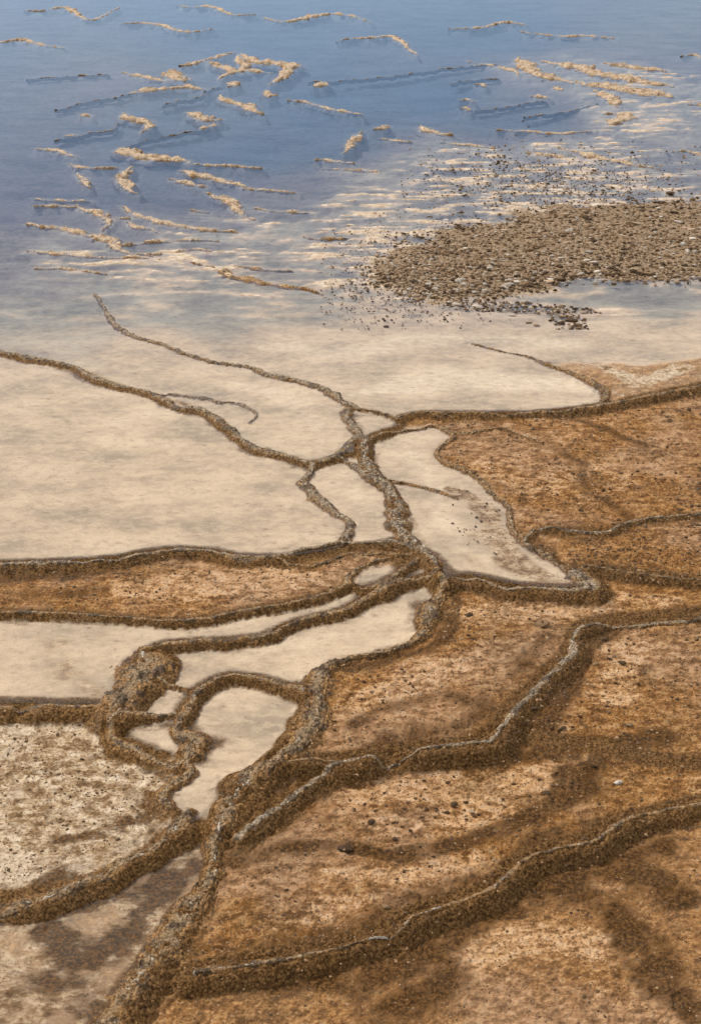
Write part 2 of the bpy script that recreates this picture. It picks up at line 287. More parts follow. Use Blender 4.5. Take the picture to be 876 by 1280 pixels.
# ------------------------------------------------------------------ the terraces: outlines at their own levels
# name: (kind, level, depth, orange, mottle, outline in photo pixels)
REG = {
 'upper':   ('pool', 0.000, 0.010, 0, 0, [(-400,430),(-60,360),(60,372),(125,372),(145,405),(207,429),(264,450),(316,458),(372,475),(408,490),(423,502),(465,512),(498,521),(528,515),(593,516),(663,516),(702,513),(741,507),(767,503),(797,497),(880,480),(1100,440),(1500,330),(1500,300),(-400,300)]),
 'middle':  ('pool', -0.002, 0.010, 0, 0, [(-400,440),(-60,370),(60,380),(118,380),(145,407),(207,431),(264,452),(316,460),(372,477),(408,492),(425,505),(433,520),(443,537),(435,553),(425,564),(398,576),(381,574),(351,566),(320,558),(299,548),(286,531),(264,518),(234,500),(203,494),(147,480),(95,457),(68,451),(-60,425),(-400,470)]),
 'left':    ('pool', -0.030, 0.010, 0, 0, [(-300,560),(-60,430),(68,453),(95,459),(147,482),(203,498),(225,509),(255,511),(286,533),(299,550),(320,560),(351,568),(388,577),(386,592),(376,601),(390,614),(405,629),(423,643),(443,652),(433,663),(428,675),(407,682),(372,687),(346,693),(300,694),(273,689),(247,686),(212,686),(177,691),(147,698),(116,700),(68,702),(-60,706),(-300,730)]),
 'cell':    ('pool', -0.036, 0.009, 0, 0, [(393,579),(425,572),(445,584),(455,592),(468,600),(478,612),(482,640),(480,655),(490,672),(470,676),(446,674),(436,664),(443,652),(423,643),(405,628),(390,613),(380,600),(388,590)]),
 'strip':   ('pool', -0.014, 0.008, 0, 0, [(437,510),(443,507),(465,513),(498,522),(500,530),(478,537),(462,545),(448,541),(443,533),(434,520)]),
 'channel': ('pool', -0.056, 0.008, 0, 0, [(464,548),(478,541),(501,537),(541,532),(558,538),(566,544),(551,554),(542,565),(548,573),(580,586),(602,600),(617,618),(633,630),(639,659),(648,673),(667,687),(698,707),(722,713),(742,731),(715,739),(672,737),(637,734),(607,726),(585,722),(559,724),(546,705),(531,684),(511,668),(500,650),(496,628),(486,606),(470,590),(460,573),(458,555)]),
 'orange_upper': ('dry', -0.052, 0, 1, 0, [(498,523),(528,517),(593,518),(663,518),(741,509),(797,499),(900,480),(1300,420),(1300,640),(876,642),(797,649),(776,653),(763,661),(702,658),(680,659),(663,666),(656,676),(646,671),(639,659),(635,637),(617,618),(602,600),(580,587),(554,576),(546,568),(551,556),(566,544),(558,538),(541,530),(515,532),(500,533)]),
 'orange_wedge': ('dry', -0.085, 0, 1, 0, [(656,676),(663,666),(680,660),(702,659),(763,662),(776,655),(797,651),(876,644),(1300,650),(1300,735),(876,726),(797,717),(771,714),(750,710),(724,711),(698,705),(667,687)]),
 'wet_flat': ('dry', 0.014, 0, 0.8, 0.35, [(688,456),(705,461),(722,468),(742,478),(756,488),(757,496),(750,503),(767,502),(797,496),(880,479),(1100,439),(1300,415),(1300,400),(1000,425),(880,446),(830,452),(798,457),(770,452),(742,455),(715,452)]),
 'brown_terrace': ('dry', -0.085, 0, 1.0, 0.12, [(-300,735),(-60,708),(68,704),(116,702),(177,693),(212,688),(273,692),(303,700),(338,701),(368,705),(407,702),(437,694),(468,688),(501,680),(521,690),(500,697),(468,702),(443,713),(437,726),(433,732),(392,746),(338,757),(303,762),(277,768),(247,773),(212,775),(181,773),(147,770),(103,767),(68,765),(-60,760),(-300,790)]),
 'saucer':  ('pool', -0.096, 0.006, 0, 0.1, [(447,717),(460,712),(495,711),(490,720),(473,730),(456,735),(444,733)]),
 'ledge':   ('pool', -0.125, 0.007, 0, 0.22, [(-300,880),(-300,792),(-60,762),(68,767),(103,769),(147,772),(212,777),(247,775),(303,764),(338,759),(392,748),(433,735),(470,733),(492,720),(511,706),(526,695),(545,704),(553,713),(536,717),(500,727),(473,737),(450,749),(428,762),(392,769),(360,778),(338,791),(303,797),(268,799),(234,800),(199,803),(177,807),(164,815),(160,830),(165,850),(150,868),(142,885),(100,884),(68,884),(-60,880)]),
 'long_pool': ('pool', -0.165, 0.010, 0, 0, [(197,806),(234,803),(268,802),(303,800),(338,794),(360,781),(392,772),(428,765),(450,752),(473,740),(500,730),(536,720),(553,716),(551,734),(544,748),(533,762),(531,780),(520,797),(485,809),(446,817),(420,820),(398,834),(375,850),(356,856),(324,845),(292,842),(270,847),(251,858),(225,860),(208,845),(195,825)]),
 'basin':   ('pool', -0.180, 0.006, 0, 0.1, [(177,877),(193,863),(216,855),(230,862),(226,876),(213,886),(193,882)]),
 'basin_low': ('pool', -0.195, 0.006, 0, 0.1, [(160,917),(174,907),(200,902),(212,910),(213,927),(205,934),(184,929),(165,922)]),
 'round_pool': ('pool', -0.215, 0.009, 0, 0, [(251,863),(270,851),(292,846),(324,849),(356,860),(381,870),(388,880),(384,907),(368,927),(340,944),(314,962),(309,972),(290,985),(267,992),(245,999),(222,1003),(215,992),(240,972),(246,960),(234,946),(262,930),(258,915),(240,900),(236,885)]),
 'orange_middle': ('dry', -0.150, 0, 1, 0, [(559,726),(585,724),(607,728),(637,736),(672,739),(706,741),(743,735),(735,712),(750,711),(797,718),(876,727),(1300,740),(1300,760),(876,764),(797,770),(758,774),(724,781),(717,793),(719,806),(706,824),(689,837),(663,867),(628,902),(611,925),(593,932),(520,939),(485,942),(440,950),(394,948),(364,950),(329,962),(316,966),(345,940),(384,907),(388,880),(400,850),(420,824),(485,812),(520,800),(546,778),(540,760),(554,738)]),
 'orange_right': ('dry', -0.225, 0, 1, 0, [(724,785),(758,778),(797,774),(876,768),(1300,764),(1300,960),(876,955),(800,945),(740,930),(690,925),(640,918),(628,902),(663,867),(689,838),(706,826),(719,808)]),
 'shelf':   ('dry', -0.235, 0, 0.9, 0, [(316,968),(329,964),(364,953),(394,950),(437,953),(407,966),(372,988),(342,1010),(316,1027),(298,1030),(290,1000)]),
 'orange_low': ('dry', -0.290, 0, 1, 0, [(299,1055),(316,1031),(342,1012),(372,990),(407,968),(446,956),(485,945),(520,942),(593,935),(637,918),(690,925),(740,930),(800,945),(876,955),(1300,965),(1300,1010),(876,1006),(763,1031),(743,1050),(719,1054),(689,1061),(663,1069),(641,1085),(624,1100),(611,1111),(585,1121),(563,1129),(515,1145),(498,1161),(463,1171),(420,1184),(364,1195),(320,1203),(260,1212),(200,1213),(235,1130),(262,1092)]),
 'orange_front': ('dry', -0.390, 0, 0.95, 0, [(770,1033),(876,1010),(1400,1015),(1400,1700),(100,1700),(150,1300),(190,1222),(260,1216),(320,1206),(420,1188),(515,1150),(563,1134),(611,1116),(641,1090),(689,1066),(743,1055)]),
 'mud_left': ('dry', -0.235, 0, 0.1, 1.0, [(-300,890),(-60,886),(68,888),(100,887),(142,888),(137,914),(144,927),(168,934),(184,945),(212,958),(222,958),(214,974),(197,994),(205,1010),(181,1030),(150,1050),(103,1075),(68,1090),(-60,1110),(-300,1130)]),
 'corner_pool': ('pool', -0.300, 0.012, 0.6, 0.55, [(-300,1160),(-60,1150),(68,1140),(138,1128),(181,1113),(225,1085),(240,1070),(244,1092),(238,1118),(212,1160),(181,1196),(150,1225),(100,1330),(60,1700),(-500,1700)]),
}
LSC = 0.38                  # the steps between terraces are low
REG = {k: (v[0], v[1] * LSC, *v[2:]) for k, v in REG.items()}
NAMES = list(REG)
DX = 0.008; X0, X1, Y0, Y1 = -3.3, 3.3, 2.3, 11.2
gx = np.arange(X0, X1, DX); gy = np.arange(Y0, Y1, DX); GX, GY = np.meshgrid(gx, gy)
best = np.full(GX.shape, 1e6); LAB = np.zeros(GX.shape, np.int16)
for i, nme in enumerate(NAMES):
    kind, z, dpt, og, mt, P = REG[nme]
    wx, wy = unproj([p[0] for p in P], [p[1] for p in P], z); W = list(zip(wx, wy))
    c0, c1 = np.searchsorted(gx, [min(wx) - .25, max(wx) + .25]); r0, r1 = np.searchsorted(gy, [min(wy) - .25, max(wy) + .25])
    if r1 <= r0 or c1 <= c0: continue
    d = poly_signed(GX[r0:r1, c0:c1], GY[r0:r1, c0:c1], W)
    if nme == 'wet_flat': d = np.where(d < 0, d - 5, d)          # lies inside the outline of the upper water
    s = d < best[r0:r1, c0:c1]
    best[r0:r1, c0:c1][s] = d[s]; LAB[r0:r1, c0:c1][s] = i
LAB[GY > 10.4] = 0
tab = lambda k: np.array([REG[n][k] for n in NAMES], float)
LEVEL = tab(1)[LAB]

# depth of the big upper water: shallow lime flats near, deep water tinted sky blue farther off
DEPTHS = [(100,100,.055),(40,120,.06),(250,130,.085),(400,130,.10),(550,120,.10),(650,150,.085),(790,150,.012),(760,100,.018),(700,95,.03),(640,130,.06),(300,190,.095),(420,180,.09),(480,215,.022),
 (560,205,.014),(700,190,.016),(600,240,.012),(450,255,.013),(370,240,.05),(250,240,.07),(150,230,.07),(60,240,.06),(150,285,.045),(250,290,.026),(330,300,.013),(420,310,.011),
 (80,320,.018),(200,335,.008),(300,345,.012),(100,365,.022),(0,330,.035),(780,225,.010),(680,240,.008),(860,200,.03),(500,300,.010),(450,350,.010),(100,400,.022),(250,395,.024),(390,395,.018),(200,435,.012),(400,430,.008),(550,430,.009),
 (700,440,.008),(770,362,.030),(730,358,.026),(690,372,.012),(800,372,.026),(770,392,.008),(780,420,.008),(600,490,.010),(0,60,.06),(300,50,.09),(600,40,.09),(860,60,.05),(400,0,.08),(850,330,.012),(900,420,.01)]
DPX, DPY = unproj([d[0] for d in DEPTHS], [d[1] for d in DEPTHS]); DPV = np.array([d[2] for d in DEPTHS])
def depth_base(x, y):
    num = 0.0; den = 0.0
    sc = np.maximum(y, 3.0)
    for a, b, v in zip(DPX, DPY, DPV):
        q = (((x - a) / (0.5 * (sc + b) * 0.5)) ** 2 + ((y - b) / (0.5 * (sc + b) * 0.9)) ** 2) * 20 + 0.01
        wgt = 1 / q ** 2; num = num + wgt * v; den = den + wgt
    return num / den * np.where(1, 1 - 0.5 * (1 - sstep(9.0, 10.6, y)), 1)
def bed_upper(x, y):
    d = depth_base(x, y)
    far = sstep(9.1, 11.0, y) * (1 - 0.6 * sstep(17, 21, y))
    wx = x + 0.10 * noise(x * 2.3, y * 2.3, 40)
    rip = 0.42 * fbm(wx * 1.6, y * 5.0 + 0.8 * noise(x * 1.3, y * 1.3, 41), 2, 42, 0.6) + 1.0 * fbm(wx * 3.0, y * 12 + 1.2 * noise(x * 1.7, y * 1.7, 48), 3, 47, 0.7)
    patch = np.clip(1.2 + 1.1 * fbm(x * .7, y * 1.1, 2, 44), 0.25, 1.5)
    amp = 0.0016 + 0.033 * far * patch * (1 - 0.85 * sstep(.03, .055, d))
    z = -d + np.clip(rip, -0.8, 0.95) * amp + (0.002 + 0.006 * far) * fbm(x * 9, y * 20, 3, 45, .7)
    return np.where(z > 0.003, 0.003 + 0.22 * (z - 0.003), z)

# ------------------------------------------------------------------ rims: traced centre lines with widths (photo pixels)
def T(ox, oy, pts, s=2.305): return [(ox + p[0] / s, oy + p[1] / s, *p[2:]) for p in pts]
# (points (px, py, width_px), height over the pool in m, style, crest share 0..1, label)
RIMS = [
 ([(-140,405,12),(-60,425,12),(20,442,10),(68,451,9),(95,458,10),(116,470,13),(147,480,13),(177,486,13),(200,495,14),(212,505,11),(232,510,9),(255,511,11),(268,520,18),(286,532,22),(299,546,22),(320,557,17),(351,566,13),(378,574,13),(394,578,12)], .012, 'grey', .1, 'long grey rim winding above the big left cream pool'),
 ([(199,493,7),(216,492,6),(234,494,6),(252,496,7),(264,498,7),(276,502,5)], .006, 'dark', 0, 'thin dark arc closing the tiny pool on the long grey rim'),
 ([(272,503,5),(290,502,4),(305,506,5),(318,513,5),(321,519,4),(311,527,4)], .004, 'dark', 0, 'faint hooked lime line beside the long grey rim'),
 ([(118,366,5),(125,373,7),(132,386,7),(145,405,8),(164,417,8),(185,424,8),(207,430,8),(233,441,9),(264,450,10),(290,454,8),(316,459,11),(338,467,13),(372,475,14),(407,485,16),(424,498,16),(443,507,12),(465,512,6),(482,517,5),(499,522,6)], .010, 'grey', .1, 'grey rim running down from the pale knobs past the middle pool'),
 ([(435,508,10),(432,518,15),(440,530,17),(447,541,17),(436,553,15),(426,563,14),(412,572,11),(396,577,10)], .010, 'grey', .05, 'short zigzag rim at the right end of the middle pool'),
 ([(456,545,14),(455,560,18),(457,574,22),(468,592,24),(484,606,24),(495,626,27),(494,648,26),(508,668,24),(529,683,18),(541,694,14),(547,705,10)], .030, 'grey', .55, 'thick grey knobbly rim with white glints at the centre'),
 ([(458,549,10),(478,540,9),(501,536,8),(523,533,8),(541,531,8),(557,536,9),(567,544,9),(553,555,9),(545,564,9),(551,574,10),(578,585,8),(602,600,7),(617,618,7),(633,630,7),(637,645,8),(640,660,8),(648,671,9),(666,685,12),(685,693,11),(698,705,11),(712,712,14)], .012, 'brown', .35, 'brown looping rim round the top and right of the channel pool'),
 ([(655,676,8),(658,669,9),(668,662,9),(685,659,8),(702,658,8),(732,661,8),(752,662,8),(765,660,9),(777,654,8),(797,649,7),(830,645,8),(880,640,8),(950,638,8)], .014, 'grey', .6, 'pale edged rim curling round the orange wedge at the right'),
 ([(712,709,18),(722,717,27),(731,726,27),(736,733,20),(722,739,10),(706,740,8),(672,737,7),(637,734,7),(607,726,7),(585,722,8),(562,724,9),(553,730,12)], .012, 'grey', .4, 'rim with a knobbly grey end damming the foot of the channel pool'),
 ([(728,708,7),(750,709,7),(771,713,7),(797,717,7),(840,722,7),(900,728,7)], .008, 'brown', .1, 'short dark lip under the orange wedge at the right edge'),
 ([(496,521,7),(510,516,8),(528,514,8),(560,515,7),(593,516,7),(628,518,7),(663,516,7),(702,513,7),(741,507,8),(767,503,8),(797,497,8),(840,488,8),(900,475,9),(980,455,9)], .009, 'brown', .25, 'straight brown lip holding back the large upper cream pool'),
 ([(565,539,6),(584,540,8),(602,537,8),(625,534,7),(640,538,6),(658,545,6),(680,552,5)], .010, 'brown', .5, 'faint knobbly ridge crossing the orange terrace below the upper pool'),
 ([(398,575,8),(412,571,9),(426,573,10),(440,579,9),(450,588,8),(458,596,8)], .007, 'grey', .1, 'little arched rim across the top of the egg shaped pool'),
 ([(393,579,12),(388,589,12),(379,600,13),(389,612,16),(404,627,18),(422,641,18),(437,650,19),(436,662,20),(430,674,24)], .014, 'grey', .25, 'dark crusted rim left of the egg shaped pool'),
 ([(-140,715,14),(-60,706,13),(20,704,12),(68,702,11),(86,702,10),(116,700,11),(147,698,12),(177,692,11),(212,687,10),(247,687,10),(268,689,9),(290,694,9),(318,695,6),(346,693,8),(372,687,10),(400,682,10),(424,677,12),(460,677,12),(494,677,11),(518,683,10)], .012, 'grey', .2, 'long front rim damming the big left cream pool'),
 ([(276,690,7),(292,698,8),(312,702,7),(338,701,6),(364,704,6),(388,706,7),(410,701,8),(432,693,8),(460,691,8),(490,691,8),(518,691,8)], .010, 'brown', .2, 'second thin rim just below the front rim of the left pool'),
 ([(-140,768,8),(-60,762,8),(20,764,8),(68,765,8),(103,767,8),(147,770,8),(181,773,8),(212,775,8),(247,773,8),(277,768,9),(303,762,9),(338,757,9),(366,752,10),(393,745,11),(418,736,12),(434,729,17),(433,722,17),(443,711,12),(468,700,11),(490,695,9)], .012, 'brown', .25, 'wavy dark lip along the foot of the brown left terrace'),
 ([(446,733,8),(456,735,7),(473,729,9),(490,719,10),(510,706,10),(524,695,10)], .010, 'brown', .1, 'short slanting rim below the small saucer pool'),
 ([(172,812,14),(186,806,12),(210,803,11),(234,801,11),(268,799,11),(303,797,11),(338,791,12),(360,780,12),(392,769,13),(428,762,15),(450,750,14),(473,738,13),(500,727,14),(536,718,13),(552,713,11)], .014, 'brown', .1, 'dark faced rim dividing the two long cream pools'),
 ([(178,812,24),(182,830,50),(168,850,46),(154,866,42),(145,882,38),(147,898,20)], .022, 'brown', .2, 'broad lumpy brown mass at the left end of the long pool'),
 ([(-140,872,10),(-60,878,10),(20,883,10),(68,885,10),(100,886,12),(130,886,16),(148,886,20)], .012, 'brown', 0, 'dark straight lip above the speckled mud terrace'),
 ([(150,890,14),(168,893,11),(190,893,10),(208,892,9),(220,890,8)], .010, 'brown', .1, 'low crumbly bar between the two tiny basins'),
 ([(150,897,18),(140,910,15),(139,921,14),(150,930,16),(168,934,18),(184,944,16),(204,953,16),(220,956,18),(230,946,20)], .016, 'brown', .15, 'curved brown rim cupping the lower tiny basin'),
 ([(381,862,18),(364,858,14),(344,851,12),(324,846,10),(306,843,10),(290,842,11),(270,847,13),(252,858,15),(243,872,15),(233,886,17),(223,900,18),(223,914,19),(243,922,36),(238,938,30),(233,950,20),(239,962,18),(222,974,22),(204,988,20),(205,1000,20),(220,1009,22)], .018, 'brown', .25, 'arched crust wrapping the top and left side of the round pool'),
 ([(552,712,14),(553,724,16),(550,738,20),(541,753,26),(535,768,26),(533,782,22),(520,796,16),(503,805,14),(485,811,13),(464,816,12),(446,818,12),(424,822,14),(406,834,24),(397,850,30),(398,868,32),(397,886,34),(388,906,32),(374,924,28),(352,940,24),(332,956,28),(312,972,34),(296,988,44)], .022, 'brown', .35, 'great winding rim from the channel foot past the round pool'),
 ([(296,985,44),(284,1008,58),(276,1030,54),(268,1053,50),(266,1075,42),(262,1095,38),(248,1115,34),(232,1140,34),(214,1166,36),(190,1196,40),(165,1225,42),(135,1275,44),(110,1330,44)], .024, 'brown', .4, 'wide crusted tongue of rims beside the corner pool'),
 ([(240,1010,26),(225,1030,34),(204,1048,36),(180,1063,36),(150,1078,34),(120,1094,30),(92,1108,28),(60,1124,26),(0,1142,26),(-80,1160,26)], .020, 'brown', .3, 'sloping tan crust band along the top of the corner pool'),
 ([(308,968,16),(320,964,11),(342,957,8),(364,951,7),(380,949,7),(394,948,7),(415,949,7),(437,952,7)], .012, 'brown', .4, 'small bow shaped lip over the dark triangular shelf'),
 ([(296,1050,14),(308,1037,12),(322,1025,11),(342,1011,11),(360,999,12),(378,984,13),(396,972,13),(414,964,11),(440,956,8),(460,949,8),(485,943,8),(520,939,8),(559,936,9),(593,932,11),(614,922,14),(628,904,18),(646,884,20),(664,866,22),(680,848,20),(698,832,20),(714,815,22),(716,800,18),(721,785,13),(737,779,9),(758,776,8),(797,772,8),(850,768,8),(920,764,8)], .020, 'grey', .5, 'longest pale crested rim sweeping across the orange terraces'),
 ([(880,1003,14),(820,1012,16),(785,1022,14),(763,1036,9),(743,1051,7),(719,1055,7),(689,1062,7),(663,1070,8),(641,1086,9),(624,1101,9),(611,1112,8),(585,1122,7),(563,1130,7),(538,1138,6),(515,1146,7),(498,1162,7),(463,1172,6),(420,1185,7),(390,1192,8),(364,1196,9),(330,1202,12),(290,1212,18),(240,1222,24)], .014, 'brown', .65, 'lowest rim with a white crest in the bottom right'),
 ([(589,429,4),(606,433,4),(624,438,5),(645,442,5),(663,446,5),(685,455,8),(704,461,9),(722,468,11),(742,478,14),(756,487,14),(757,496,10),(748,504,7)], .003, 'brown', 0, 'faint brown shoreline at the right end of the upper cream pool'),
 ([(194,845,14),(206,851,9),(222,857,8),(238,859,8)], .008, 'brown', 0, 'tiny sill between the long cream pool and the upper tiny basin'),
 ([(480,600,13),(498,601,10),(518,606,8),(537,610,7),(556,616,6),(572,622,5)], .005, 'brown', 0, 'thin brown bar splitting the channel pool'),
]
